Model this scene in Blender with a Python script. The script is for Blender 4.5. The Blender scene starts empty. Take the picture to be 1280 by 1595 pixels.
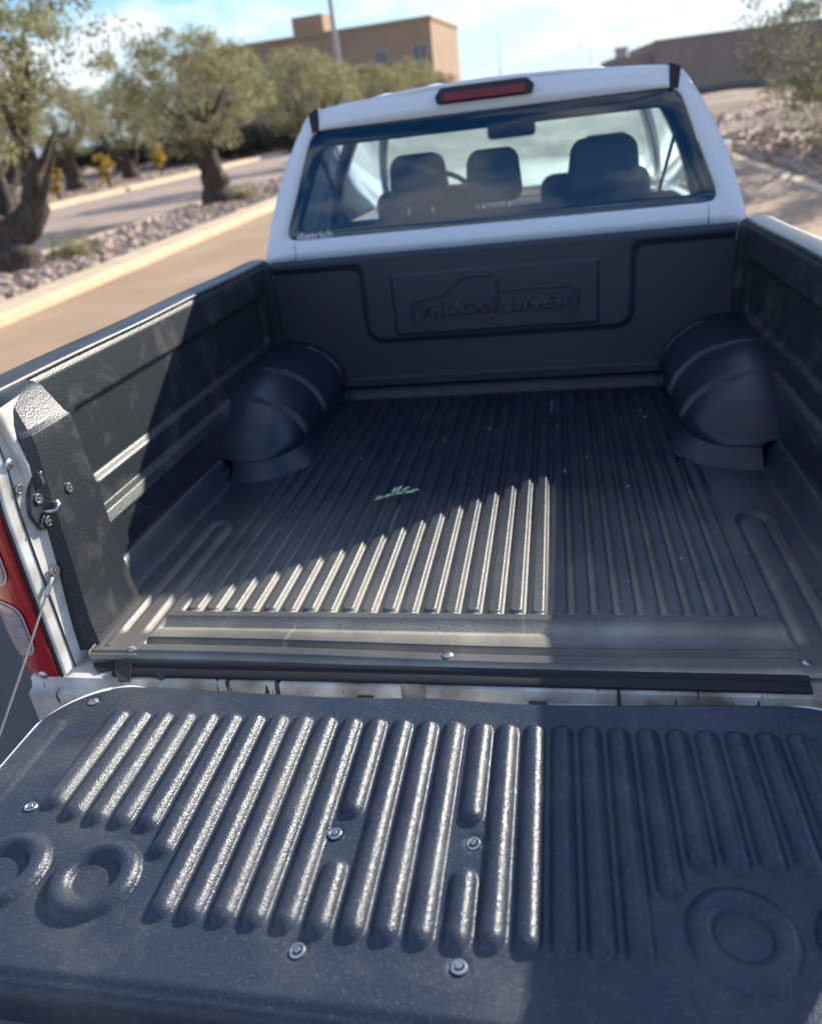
import bpy, bmesh, math, random
import numpy as np
from mathutils import Matrix, Vector
random.seed(7); rng = np.random.default_rng(7)
sc = bpy.context.scene
col = sc.collection
PI = math.pi

# ------------------------------------------------------------------ camera, sky, sun, exposure
TILT = math.atan(.037)                    # the unladen truck stands nose-down on the flat road
H0 = .8764                                # bed floor above the road
cam_d = bpy.data.cameras.new('camera'); cam = bpy.data.objects.new('camera', cam_d); col.objects.link(cam)
cam.matrix_world = Matrix(((.97953228, .02123207, .20016422, .2171), (.16715592, .4682046, -.86766546, -1.15462),
                           (-.11214014, .88336496, .45507245, 1.75169), (0, 0, 0, 1)))
cam_d.sensor_fit = 'HORIZONTAL'; cam_d.sensor_width = 36; cam_d.lens = 36*1179.5/1280
cam_d.shift_x = 6.4/1280; cam_d.shift_y = -21.66/1280
cam_d.clip_start = .05; cam_d.clip_end = 3000
cam_d.dof.use_dof = True; cam_d.dof.focus_distance = 1.3; cam_d.dof.aperture_fstop = 3.4
sc.camera = cam

SUN_ELEV, SUN_AZ = math.radians(24.7), math.radians(35.7)     # azimuth from +Y towards +X
w = bpy.data.worlds.new('World'); sc.world = w; w.use_nodes = True
nt = w.node_tree; nt.nodes.clear()
def N(t, **k):
    n = nt.nodes.new(t)
    for a, b in k.items(): setattr(n, a, b)
    return n
out = N('ShaderNodeOutputWorld'); bg = N('ShaderNodeBackground'); bg.inputs['Strength'].default_value = .12
sky = N('ShaderNodeTexSky', sky_type='NISHITA', sun_disc=False, sun_elevation=SUN_ELEV, sun_rotation=SUN_AZ,
        air_density=1.25, dust_density=.4, ozone_density=3.5, altitude=600)
tc = N('ShaderNodeTexCoord'); mp = N('ShaderNodeMapping'); mp.inputs['Scale'].default_value = (1.9, 1.9, 6.5); mp.inputs['Location'].default_value = (3.1, .7, .35)
n1 = N('ShaderNodeTexNoise'); n1.inputs['Scale'].default_value = 2.3; n1.inputs['Detail'].default_value = 9; n1.inputs['Roughness'].default_value = .55; n1.inputs['Distortion'].default_value = .3
cr = N('ShaderNodeValToRGB'); cr.color_ramp.elements[0].position = .46; cr.color_ramp.elements[1].position = .60
mx = N('ShaderNodeMix', data_type='RGBA'); mx.inputs['B'].default_value = (6.8, 7.1, 7.5, 1)
mul = N('ShaderNodeMath', operation='MULTIPLY'); mul.inputs[1].default_value = .72
L = nt.links.new
L(tc.outputs['Generated'], mp.inputs[0]); L(mp.outputs[0], n1.inputs['Vector']); L(n1.outputs['Fac'], cr.inputs[0])
L(cr.outputs[0], mul.inputs[0]); 
gm = N('ShaderNodeSeparateXYZ'); L(tc.outputs['Generated'], gm.inputs[0])           # the cloud layer closes up into pale haze towards the horizon
hz = N('ShaderNodeMapRange', interpolation_type='SMOOTHSTEP'); hz.inputs['From Min'].default_value = .0; hz.inputs['From Max'].default_value = .22; hz.inputs['To Min'].default_value = .85; hz.inputs['To Max'].default_value = 0
L(gm.outputs['Z'], hz.inputs['Value']); mh = N('ShaderNodeMix', data_type='RGBA'); mh.inputs['B'].default_value = (3.3, 4.5, 6.1, 1); L(hz.outputs[0], mh.inputs['Factor'])
L(mul.outputs[0], mx.inputs['Factor']); hs = N('ShaderNodeHueSaturation'); hs.inputs['Saturation'].default_value = 1.42; hs.inputs['Hue'].default_value = .508
L(sky.outputs[0], hs.inputs['Color']); L(hs.outputs[0], mh.inputs['A']); L(mh.outputs['Result'], mx.inputs['A'])
L(mx.outputs['Result'], bg.inputs[0]); L(bg.outputs[0], out.inputs[0])
sun_d = bpy.data.lights.new('sun', 'SUN'); sun = bpy.data.objects.new('sun', sun_d); col.objects.link(sun)
sun_d.energy = 5.0; sun_d.angle = math.radians(.5); sun_d.color = (1, .93, .80)
sdir = Vector((math.cos(SUN_ELEV)*math.sin(SUN_AZ), math.cos(SUN_ELEV)*math.cos(SUN_AZ), math.sin(SUN_ELEV)))
sun.rotation_euler = sdir.to_track_quat('Z', 'Y').to_euler()
sc.view_settings.view_transform = 'Standard'; sc.view_settings.look = 'None'
sc.view_settings.exposure = .72; sc.view_settings.gamma = 1; sc.view_settings.use_curve_mapping = False
sc.cycles.max_bounces = 8; sc.cycles.transparent_max_bounces = 12

# ------------------------------------------------------------------ materials
def mat(name, color=(.5, .5, .5), rough=.5, metal=0, coat=0, spec=.5, var=0, vscale=8, bump=0, bscale=60, color2=None, emit=None, detail=6,
        obj_var=0, bump_dist=.002, stretch=(1, 1, 1)):
    m = bpy.data.materials.new(name); m.use_nodes = True
    t = m.node_tree; p = t.nodes['Principled BSDF']
    p.inputs['Base Color'].default_value = (*color, 1); p.inputs['Roughness'].default_value = rough
    p.inputs['Metallic'].default_value = metal; p.inputs['Coat Weight'].default_value = coat; p.inputs['Specular IOR Level'].default_value = spec
    tcn = t.nodes.new('ShaderNodeTexCoord'); mpn = t.nodes.new('ShaderNodeMapping'); mpn.inputs['Scale'].default_value = stretch
    t.links.new(tcn.outputs['Object'], mpn.inputs[0])
    if var or color2:
        nz = t.nodes.new('ShaderNodeTexNoise'); nz.inputs['Scale'].default_value = vscale; nz.inputs['Detail'].default_value = detail
        r = t.nodes.new('ShaderNodeValToRGB'); r.color_ramp.elements[0].position = .32; r.color_ramp.elements[1].position = .68
        c2 = color2 or tuple(c*(1+var) for c in color); c1 = color if color2 else tuple(c*(1-var) for c in color)
        r.color_ramp.elements[0].color = (*c1, 1); r.color_ramp.elements[1].color = (*c2, 1)
        t.links.new(mpn.outputs[0], nz.inputs['Vector']); t.links.new(nz.outputs['Fac'], r.inputs[0]); t.links.new(r.outputs[0], p.inputs['Base Color'])
    if bump:
        nb = t.nodes.new('ShaderNodeTexNoise'); nb.inputs['Scale'].default_value = bscale; nb.inputs['Detail'].default_value = 5
        b = t.nodes.new('ShaderNodeBump'); b.inputs['Strength'].default_value = bump; b.inputs['Distance'].default_value = bump_dist
        t.links.new(mpn.outputs[0], nb.inputs['Vector']); t.links.new(nb.outputs['Fac'], b.inputs['Height']); t.links.new(b.outputs[0], p.inputs['Normal'])
    if emit: p.inputs['Emission Color'].default_value = (*emit, 1); p.inputs['Emission Strength'].default_value = 1
    return m

def liner_mat(name, base=(.022, .025, .029), rough=(.36, .55), grain=260, gstr=.55, dust=.25, dust_col=(.20, .18, .15), dscale=5, scratch=.3, stretch=(1, 1.5, 1), dmin=.45, dmax=.75, yfade=None, spec=.5, speck=.62):
    """leather-grained moulded plastic: Voronoi pebbles, blotchy dust, thin scratches"""
    m = bpy.data.materials.new(name); m.use_nodes = True
    t = m.node_tree; p = t.nodes['Principled BSDF']; ln = t.links.new
    def nn(tp, **k):
        n = t.nodes.new(tp)
        for a, b in k.items(): setattr(n, a, b)
        return n
    tcn = nn('ShaderNodeTexCoord')
    mpn = nn('ShaderNodeMapping'); mpn.inputs['Scale'].default_value = stretch; ln(tcn.outputs['Object'], mpn.inputs[0])
    wn = nn('ShaderNodeTexNoise'); wn.inputs['Scale'].default_value = grain*.35; wn.inputs['Detail'].default_value = 2
    ln(mpn.outputs[0], wn.inputs['Vector'])
    wm = nn('ShaderNodeVectorMath', operation='SCALE'); wm.inputs['Scale'].default_value = .003; ln(wn.outputs['Color'], wm.inputs[0])
    wa = nn('ShaderNodeVectorMath', operation='ADD'); ln(mpn.outputs[0], wa.inputs[0]); ln(wm.outputs[0], wa.inputs[1])
    vo = nn('ShaderNodeTexVoronoi', feature='SMOOTH_F1'); vo.inputs['Scale'].default_value = grain; vo.inputs['Smoothness'].default_value = .35
    ln(wa.outputs[0], vo.inputs['Vector'])
    nb = nn('ShaderNodeTexNoise'); nb.inputs['Scale'].default_value = grain*.8; nb.inputs['Detail'].default_value = 3; ln(mpn.outputs[0], nb.inputs['Vector'])
    sub = nn('ShaderNodeMath', operation='SUBTRACT'); ln(nb.outputs['Fac'], sub.inputs[0]); ln(vo.outputs['Distance'], sub.inputs[1])
    b = nn('ShaderNodeBump'); b.inputs['Strength'].default_value = gstr; b.inputs['Distance'].default_value = .0009
    ln(sub.outputs[0], b.inputs['Height']); ln(b.outputs[0], p.inputs['Normal'])
    # dust
    d1 = nn('ShaderNodeTexNoise'); d1.inputs['Scale'].default_value = dscale; d1.inputs['Detail'].default_value = 9; d1.inputs['Roughness'].default_value = .62; d1.inputs['Distortion'].default_value = .6
    ln(tcn.outputs['Object'], d1.inputs['Vector'])
    r = nn('ShaderNodeMapRange'); r.inputs['From Min'].default_value = dmin; r.inputs['From Max'].default_value = dmax; r.inputs['To Max'].default_value = dust
    ln(d1.outputs['Fac'], r.inputs['Value'])
    fac = r.outputs[0]
    # fine speckle dirt
    d2 = nn('ShaderNodeTexNoise'); d2.inputs['Scale'].default_value = 260; d2.inputs['Detail'].default_value = 4; ln(tcn.outputs['Object'], d2.inputs['Vector'])
    r2 = nn('ShaderNodeMapRange'); r2.inputs['From Min'].default_value = speck; r2.inputs['From Max'].default_value = speck+.16; r2.inputs['To Max'].default_value = dust*.9
    ln(d2.outputs['Fac'], r2.inputs['Value'])
    ad = nn('ShaderNodeMath', operation='ADD', use_clamp=True); ln(fac, ad.inputs[0]); ln(r2.outputs[0], ad.inputs[1]); fac = ad.outputs[0]
    # scratches: long thin noise
    ms = nn('ShaderNodeMapping'); ms.inputs['Scale'].default_value = (90, 3.5, 12); ms.inputs['Rotation'].default_value = (0, 0, .12); ln(tcn.outputs['Object'], ms.inputs[0])
    s1 = nn('ShaderNodeTexNoise'); s1.inputs['Scale'].default_value = 1; s1.inputs['Detail'].default_value = 5; ln(ms.outputs[0], s1.inputs['Vector'])
    r3 = nn('ShaderNodeMapRange'); r3.inputs['From Min'].default_value = .66; r3.inputs['From Max'].default_value = .74; r3.inputs['To Max'].default_value = scratch
    ln(s1.outputs['Fac'], r3.inputs['Value'])
    ad2 = nn('ShaderNodeMath', operation='ADD', use_clamp=True); ln(fac, ad2.inputs[0]); ln(r3.outputs[0], ad2.inputs[1]); fac = ad2.outputs[0]
    if yfade:   # more settled dust towards the open tail end of the floor
        sx = nn('ShaderNodeSeparateXYZ'); ln(tcn.outputs['Object'], sx.inputs[0])
        r4 = nn('ShaderNodeMapRange'); r4.inputs['From Min'].default_value = yfade[0]; r4.inputs['From Max'].default_value = yfade[1]
        r4.inputs['To Min'].default_value = yfade[2]; r4.inputs['To Max'].default_value = 0; ln(sx.outputs['Y'], r4.inputs['Value'])
        m4 = nn('ShaderNodeMath', operation='MULTIPLY'); ln(r4.outputs[0], m4.inputs[0]); ln(d1.outputs['Fac'], m4.inputs[1])
        ad3 = nn('ShaderNodeMath', operation='ADD', use_clamp=True); ln(fac, ad3.inputs[0]); ln(m4.outputs[0], ad3.inputs[1]); fac = ad3.outputs[0]
    if yfade:   # dust settles in the valleys, the crests are rubbed clean
        r5 = nn('ShaderNodeMapRange'); r5.inputs['From Min'].default_value = -.0085; r5.inputs['From Max'].default_value = -.0005; r5.inputs['To Min'].default_value = 1.0; r5.inputs['To Max'].default_value = .36
        ln(sx.outputs['Z'], r5.inputs['Value']); m5 = nn('ShaderNodeMath', operation='MULTIPLY', use_clamp=True); ln(fac, m5.inputs[0]); ln(r5.outputs[0], m5.inputs[1]); fac = m5.outputs[0]
    mixc = nn('ShaderNodeMix', data_type='RGBA'); mixc.inputs['A'].default_value = (*base, 1); mixc.inputs['B'].default_value = (*dust_col, 1)
    ln(fac, mixc.inputs['Factor']); ln(mixc.outputs['Result'], p.inputs['Base Color'])
    rr = nn('ShaderNodeMapRange'); rr.inputs['To Min'].default_value = rough[0]; rr.inputs['To Max'].default_value = rough[1]+.25
    ln(fac, rr.inputs['Value']); ln(rr.outputs[0], p.inputs['Roughness'])
    p.inputs['Specular IOR Level'].default_value = spec
    return m

def glass_mat(name, tint=(.72, .82, .80), rough=.0, dirt=.06, scatter=False, refl=1.25):
    m = bpy.data.materials.new(name); m.use_nodes = True
    t = m.node_tree; t.nodes.clear(); ln = t.links.new
    o = t.nodes.new('ShaderNodeOutputMaterial'); tr = t.nodes.new('ShaderNodeBsdfTransparent'); tr.inputs[0].default_value = (*tint, 1)
    gl = t.nodes.new('ShaderNodeBsdfGlossy'); gl.inputs['Roughness'].default_value = rough; gl.inputs[0].default_value = (.95, .97, 1, 1)
    fr = t.nodes.new('ShaderNodeFresnel'); fr.inputs[0].default_value = 1.5
    mf = t.nodes.new('ShaderNodeMath'); mf.operation = 'MULTIPLY'; mf.inputs[1].default_value = refl; mf.use_clamp = True
    mx = t.nodes.new('ShaderNodeMixShader'); ln(fr.outputs[0], mf.inputs[0]); ln(mf.outputs[0], mx.inputs[0]); ln(tr.outputs[0], mx.inputs[1]); ln(gl.outputs[0], mx.inputs[2])
    df = t.nodes.new('ShaderNodeBsdfTranslucent' if scatter else 'ShaderNodeBsdfDiffuse'); df.inputs[0].default_value = (.75, .80, .70, 1) if scatter else (.45, .43, .40, 1)
    nz = t.nodes.new('ShaderNodeTexNoise'); nz.inputs['Scale'].default_value = 6; nz.inputs['Detail'].default_value = 8
    tcn = t.nodes.new('ShaderNodeTexCoord'); ln(tcn.outputs['Object'], nz.inputs['Vector'])
    r = t.nodes.new('ShaderNodeMapRange'); r.inputs['From Min'].default_value = .3; r.inputs['From Max'].default_value = .8; r.inputs['To Min'].default_value = dirt*.8; r.inputs['To Max'].default_value = dirt*1.5
    ln(nz.outputs['Fac'], r.inputs['Value'])
    m2 = t.nodes.new('ShaderNodeMixShader'); ln(r.outputs[0], m2.inputs[0]); ln(mx.outputs[0], m2.inputs[1]); ln(df.outputs[0], m2.inputs[2])
    ln(m2.outputs[0], o.inputs[0])
    return m

def leaf_mat(name, c1, c2, c3, trans=.35):
    m = bpy.data.materials.new(name); m.use_nodes = True
    t = m.node_tree; t.nodes.clear(); ln = t.links.new
    o = t.nodes.new('ShaderNodeOutputMaterial'); g = t.nodes.new('ShaderNodeNewGeometry')
    r = t.nodes.new('ShaderNodeValToRGB'); e = r.color_ramp.elements; e[0].color = (*c1, 1); e[1].color = (*c3, 1); k = e.new(.55); k.color = (*c2, 1)
    ln(g.outputs['Random Per Island'], r.inputs[0])
    d = t.nodes.new('ShaderNodeBsdfPrincipled'); d.inputs['Roughness'].default_value = .55; ln(r.outputs[0], d.inputs['Base Color'])
    tl = t.nodes.new('ShaderNodeBsdfTranslucent'); ln(r.outputs[0], tl.inputs[0])
    mx = t.nodes.new('ShaderNodeMixShader'); mx.inputs[0].default_value = trans
    ln(d.outputs[0], mx.inputs[1]); ln(tl.outputs[0], mx.inputs[2]); ln(mx.outputs[0], o.inputs[0])
    return m

M = {}
M['paint'] = mat('white_paint', (.74, .76, .79), .28, coat=.6, var=.03, vscale=4, bump=.03, bscale=9)
M['paint_dirty'] = mat('white_paint_dusty', (.46, .42, .34), .5, color2=(.80, .78, .72), vscale=16, detail=9)
M['cap'] = liner_mat('rail_cap_plastic', base=(.03, .034, .04), grain=500, gstr=.25, dust=.15, rough=(.30, .4), scratch=.1)
M['liner_floor'] = liner_mat('floor_liner_plastic', base=(.010, .019, .034), dust=.07, dust_col=(.50, .45, .355), grain=240, gstr=.4, dscale=4.5, dmin=.42, dmax=.8, scratch=.3, yfade=(-.15, .60, 1.15), rough=(.34, .5))
M['liner_wall'] = liner_mat('wall_liner_plastic', base=(.019, .025, .032), dust=.38, grain=260, gstr=.4, dscale=9, dmin=.52, dmax=.80, scratch=.08, stretch=(1, 1, 1), rough=(.42, .55))
M['liner_front'] = liner_mat('front_liner_plastic', base=(.022, .033, .049), dust=.04, grain=300, gstr=.3, dscale=3, scratch=0, stretch=(1, 1, 1), rough=(.48, .55))
M['liner_arch'] = liner_mat('wheel_arch_plastic', base=(.010, .019, .034), dust=.04, grain=300, gstr=.15, dscale=3, scratch=.04, stretch=(1, 1, 1), rough=(.33, .4))
M['liner_tail'] = liner_mat('tailgate_liner_plastic', spec=.38, speck=.56, base=(.027, .039, .060), dust=.34, dust_col=(.20, .19, .165), grain=430, gstr=.46, dscale=6, dmin=.48, dmax=.85, scratch=.10, stretch=(.62, 1.35, 1), rough=(.29, .44))
M['rubber'] = mat('black_rubber', (.012, .012, .014), .6, bump=.3, bscale=300, bump_dist=.0005)
M['black'] = mat('black_plastic', (.015, .016, .018), .4)
M['steel'] = mat('zinc_steel', (.55, .55, .54), .32, metal=1, var=.15, vscale=60)
M['darksteel'] = mat('dark_steel', (.10, .10, .11), .45, metal=.8, var=.3, vscale=40)
M['hole'] = mat('screw_recess', (.01, .01, .01), .6)
M['cable'] = mat('braided_wire', (.32, .30, .26), .4, metal=.8, bump=1, bscale=900, bump_dist=.0006)
M['red'] = mat('red_lens', (.42, .008, .012), .12, coat=1)
M['clear_lens'] = mat('clear_lens', (.36, .30, .32), .15, coat=1, var=.25, vscale=25, stretch=(1, 1, 6))
M['brake'] = mat('dark_red_lens', (.20, .012, .010), .35, coat=.25)
M['glass'] = glass_mat('window_glass', (.82, .93, .90), dirt=.04, refl=2.0)
M['windscreen'] = glass_mat('dusty_windscreen_glass', (.90, .96, .90), dirt=.25, scatter=True)
M['glass_side'] = glass_mat('side_window_glass', (.66, .74, .72), dirt=.07, scatter=True)
M['frit'] = mat('glass_frit', (.010, .014, .018), .06, coat=1)
M['seat'] = mat('seat_cloth', (.085, .10, .125), .85, bump=.3, bscale=300)
M['interior'] = mat('interior_plastic', (.045, .05, .055), .6)
M['headliner'] = mat('headliner_cloth', (.42, .40, .37), .9)
M['chrome'] = mat('chrome', (.8, .8, .82), .1, metal=1)
M['tyre'] = mat('tyre_rubber', (.02, .02, .021), .75, bump=.4, bscale=80)
M['mirror'] = mat('mirror_glass', (.8, .85, .88), .02, metal=1)
M['decal'] = mat('white_decal', (.8, .8, .8), .5)
M['leafdry'] = mat('pale_leaf', (.34, .42, .22), .6, color2=(.62, .66, .48), vscale=60)
M['paper'] = mat('paper', (.25, .30, .34), .7)
M['tan_cloth'] = mat('tan_cloth', (.30, .19, .12), .9)

# ------------------------------------------------------------------ helpers
def link(o, parent=None):
    col.objects.link(o)
    if parent: o.parent = parent
    return o
def mesh_obj(name, verts, faces, m, parent=None, smooth=True, sharp=None):
    me = bpy.data.meshes.new(name)
    me.from_pydata([tuple(map(float, v)) for v in verts] if not isinstance(verts, np.ndarray) else verts.tolist(), [], faces if isinstance(faces, list) else faces.tolist())
    me.materials.append(m)
    if smooth: me.polygons.foreach_set('use_smooth', [True]*len(me.polygons))
    if sharp: me.set_sharp_from_angle(angle=math.radians(sharp))
    me.update()
    return link(bpy.data.objects.new(name, me), parent)
def obj(name, bm, m, parent=None, smooth=False, sharp=40):
    me = bpy.data.meshes.new(name); bmesh.ops.recalc_face_normals(bm, faces=bm.faces); bm.to_mesh(me); bm.free()
    me.materials.append(m)
    if smooth:
        me.polygons.foreach_set('use_smooth', [True]*len(me.polygons)); me.set_sharp_from_angle(angle=math.radians(sharp))
    return link(bpy.data.objects.new(name, me), parent)
def grid_faces(nu, nv, flip=False):
    i = np.arange(nu-1)[:, None]; j = np.arange(nv-1)[None, :]
    a = i*nv+j; b = a+nv; f = np.stack([a, b, b+1, a+1], -1).reshape(-1, 4)
    return f[:, ::-1] if flip else f
def grid_obj(name, P, m, parent=None, flip=False, solid=0, smooth=True):
    nu, nv = P.shape[:2]
    o = mesh_obj(name, P.reshape(-1, 3), grid_faces(nu, nv, flip), m, parent, smooth)
    if solid:
        md = o.modifiers.new('thickness', 'SOLIDIFY'); md.thickness = solid; md.offset = -1
    return o
def add_box(bm, c, s, bevel=0, rot=None, seg=2):
    r = bmesh.ops.create_cube(bm, size=1)
    vs = r['verts']; bmesh.ops.scale(bm, vec=s, verts=vs)
    if bevel:
        ed = list({e for v in vs for e in v.link_edges})
        rb = bmesh.ops.bevel(bm, geom=ed, offset=bevel, segments=seg, affect='EDGES', profile=.5)
        vs = list({v for f in rb['faces'] for v in f.verts} | {v for v in vs if v.is_valid})
    if rot is not None: bmesh.ops.rotate(bm, cent=(0, 0, 0), matrix=rot, verts=vs)
    bmesh.ops.translate(bm, vec=c, verts=vs)
    return vs
def add_tube(bm, pts, rads, n=10, cap=True):
    pts = [Vector(p) for p in pts]
    if not hasattr(rads, '__len__'): rads = [rads]*len(pts)
    rings = []; ref = None
    for i, p in enumerate(pts):
        d = (pts[min(i+1, len(pts)-1)]-pts[max(i-1, 0)]).normalized()
        if ref is None: ref = Vector((0, 0, 1)) if abs(d.z) < .9 else Vector((1, 0, 0))
        a = (ref-d*ref.dot(d)).normalized(); ref = a; b = d.cross(a)
        rings.append([bm.verts.new(p+(a*math.cos(2*PI*k/n)+b*math.sin(2*PI*k/n))*rads[i]) for k in range(n)])
    for i in range(len(rings)-1):
        for k in range(n): bm.faces.new((rings[i][k], rings[i][(k+1) % n], rings[i+1][(k+1) % n], rings[i+1][k]))
    if cap: bm.faces.new(rings[0][::-1]); bm.faces.new(rings[-1])
def add_lathe(bm, prof, n=24, M4=None):
    """profile of (radius, height) about Z"""
    rings = []
    for r, z in prof:
        if r < 1e-6: rings.append([bm.verts.new((M4 @ Vector((0, 0, z))) if M4 else (0, 0, z))])
        else: rings.append([bm.verts.new((M4 @ Vector((r*math.cos(2*PI*k/n), r*math.sin(2*PI*k/n), z))) if M4 else (r*math.cos(2*PI*k/n), r*math.sin(2*PI*k/n), z)) for k in range(n)])
    for a, b in zip(rings[:-1], rings[1:]):
        for k in range(n):
            q = [a[k % len(a)], a[(k+1) % len(a)], b[(k+1) % len(b)], b[k % len(b)]]
            q = [v for i, v in enumerate(q) if v not in q[:i]]
            if len(q) > 2:
                try: bm.faces.new(q)
                except ValueError: pass
def add_prism(bm, poly, h0, h1, f):
    """polygon of 2-D points extruded between h0 and h1, f(a, b, h) -> xyz"""
    lo = [bm.verts.new(f(a, b, h0)) for a, b in poly]; hi = [bm.verts.new(f(a, b, h1)) for a, b in poly]
    bm.faces.new(lo[::-1]); bm.faces.new(hi)
    for i in range(len(poly)):
        j = (i+1) % len(poly); bm.faces.new((lo[i], lo[j], hi[j], hi[i]))
def tag(o, label=None, cat=None, group=None, kind=None):
    if label: o['label'] = label
    if cat: o['category'] = cat
    if group: o['group'] = group
    if kind: o['kind'] = kind
    return o
def empty(name, loc=(0, 0, 0), rz=0):
    o = bpy.data.objects.new(name, None); col.objects.link(o); o.location = loc; o.rotation_euler = (0, 0, rz); o.empty_display_size = .2
    return o
def smooth(a, b, x): t = np.clip((x-a)/(b-a), 0, 1); return t*t*(3-2*t)
def pw(x, xs, ys): return np.interp(x, xs, ys)

def round_poly(pts, r, k=6):
    res = []; n_ = len(pts)
    for i in range(n_):
        a_, b_, c_ = (np.array(pts[(i-1) % n_], float), np.array(pts[i], float), np.array(pts[(i+1) % n_], float))
        u_ = (a_-b_)/np.linalg.norm(a_-b_); v_ = (c_-b_)/np.linalg.norm(c_-b_)
        p0, p1 = b_+u_*r, b_+v_*r
        for t in np.linspace(0, 1, k): res.append((1-t)**2*p0+2*t*(1-t)*b_+t*t*p1)
    return np.array(res)
# ================================================================== THE SETTING
def sheet(name, x0, x1, y0, y1, z, m, n=(2, 2)):
    xs = np.linspace(x0, x1, n[0]); ys = np.linspace(y0, y1, n[1])
    P = np.zeros((n[0], n[1], 3)); P[..., 0] = xs[:, None]; P[..., 1] = ys[None]; P[..., 2] = z
    return tag(grid_obj(name, P, m), kind='structure')
M['earth'] = mat('dry_earth', (.30, .19, .13), .95, color2=(.46, .32, .23), vscale=.35, bump=.6, bscale=3, detail=12, bump_dist=.05)
M['road_tan'] = mat('tan_asphalt', (.36, .23, .14), .9, color2=(.44, .295, .185), vscale=.9, bump=.5, bscale=90, detail=14, bump_dist=.004)
M['road_far'] = mat('pale_asphalt', (.33, .24, .18), .9, color2=(.42, .31, .24), vscale=.6, bump=.3, bscale=60, detail=12)
M['kerbstone'] = mat('cream_concrete', (.58, .43, .27), .85, color2=(.68, .53, .36), vscale=3, bump=.4, bscale=40, detail=10)
M['stone'] = mat('pink_grey_stone', (.29, .20, .155), .9, color2=(.55, .43, .35), vscale=4, bump=.3, bscale=20)
M['stone_r'] = mat('ochre_stone', (.28, .19, .14), .9, color2=(.48, .36, .27), vscale=3, bump=.3, bscale=20)
M['asphalt'] = mat('grey_asphalt', (.10, .095, .09), .9, color2=(.15, .14, .13), vscale=1.2, bump=.9, bscale=160, detail=14, bump_dist=.004)

sheet('ground', -900, 900, -900, 1500, -.012, M['earth'])
sheet('road', -6.25, 4.0, -60, 260, -.004, M['road_tan'])
sheet('parking_strip', -2.2, 2.6, -8, 7.2, 0.0, M['asphalt'])
sheet('side_road', -17.2, -9.15, -60, 260, -.004, M['road_far'])
def kerb(name, x0, x1, y0, y1, m):
    bm = bmesh.new(); prof = [(x0, -.05), (x0, .10), (x0+.03, .13), (x1-.03, .13), (x1, .10), (x1, -.05)]
    add_prism(bm, prof, y0, y1, lambda a, b, h: (a, h, b))
    return tag(obj(name, bm, m), kind='structure')
kerb('kerb', -6.85, -6.25, -60, 260, M['kerbstone']); kerb('kerb', -9.35, -9.15, -60, 260, M['kerbstone'])
kerb('kerb', -18.3, -17.2, -60, 260, M['kerbstone'])
sheet('kerb', 4.0, 4.25, -60, 260, .004, M['kerbstone'])
sheet('planting_bed', -9.15, -6.85, -60, 260, .05, M['earth'])

ICO = None
def ico():
    global ICO
    if ICO is None:
        bm = bmesh.new(); bmesh.ops.create_icosphere(bm, subdivisions=1, radius=1); bm.verts.ensure_lookup_table()
        ICO = (np.array([v.co[:] for v in bm.verts]), np.array([[v.index for v in f.verts] for f in bm.faces])); bm.free()
    return ICO
def stones(name, pos, sizes, m):
    V, F = ico(); n = len(pos)
    q = rng.normal(size=(n, 3, 3)); q, _ = np.linalg.qr(q)
    jit = 1+rng.uniform(-.28, .28, (n, len(V), 1))
    sc3 = np.stack([rng.uniform(.7, 1.3, n), rng.uniform(.6, 1.1, n), rng.uniform(.45, .8, n)], -1)
    v = (V[None]*jit*sc3[:, None]) @ q.transpose(0, 2, 1)
    v = v*sizes[:, None, None]+pos[:, None]
    f = F[None]+(np.arange(n)*len(V))[:, None, None]
    return mesh_obj(name, v.reshape(-1, 3), f.reshape(-1, 3), m, smooth=False)
n = 9500
yy = 3+57*rng.random(n)**1.7
xx = rng.uniform(-9.1, -6.9, n)
sz = rng.uniform(.035, .10, n)*(1+.5*(rng.random(n) > .9))
tag(stones('median_gravel', np.stack([xx, yy, .06+sz*.2], -1), sz, M['stone']), 'pinkish grey rubble stones filling the planting strip between the two roads', 'gravel', kind='stuff')
n = 5200
yy = 8+70*rng.random(n)**1.5; xx = 4.3+rng.random(n)**1.3*(3+yy*.45)
sz = rng.uniform(.04, .13, n)
tag(stones('roadside_rubble', np.stack([xx, yy, sz*.1], -1), sz, M['stone_r']), 'loose ochre rubble over the dry earth right of the road', 'gravel', kind='stuff')
n = 1500
yy = 20+55*rng.random(n); xx = rng.uniform(-30, -18.5, n); sz = rng.uniform(.05, .14, n)
tag(stones('verge_stones', np.stack([xx, yy, sz*.1], -1), sz, M['stone_r']), 'scattered stones on the brown verge beyond the side road', 'gravel', kind='stuff')
# low mounds of earth on the right
def mound(x, y, rx, ry, h, k):
    a = np.linspace(0, 2*PI, 33); r = np.linspace(0, 1, 12)
    P = np.zeros((12, 33, 3)); P[..., 0] = x+rx*r[:, None]*np.cos(a)*(1+.15*np.sin(3*a+k)); P[..., 1] = y+ry*r[:, None]*np.sin(a)*(1+.15*np.cos(2*a+k))
    P[..., 2] = h*(1-smooth(0, 1, r))[:, None]*(1+.2*np.sin(5*a+k)*r[:, None])-.02
    return tag(grid_obj('earth_mound', P, M['earth']), kind='structure')
for i, a in enumerate([(9, 27, 4.2, 3.2, .55), (15, 34, 6, 3, .7), (8.5, 40, 4.5, 4, .5), (19, 48, 8, 4, .8), (11, 55, 6, 4, .5)]): mound(*a, i)

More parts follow.
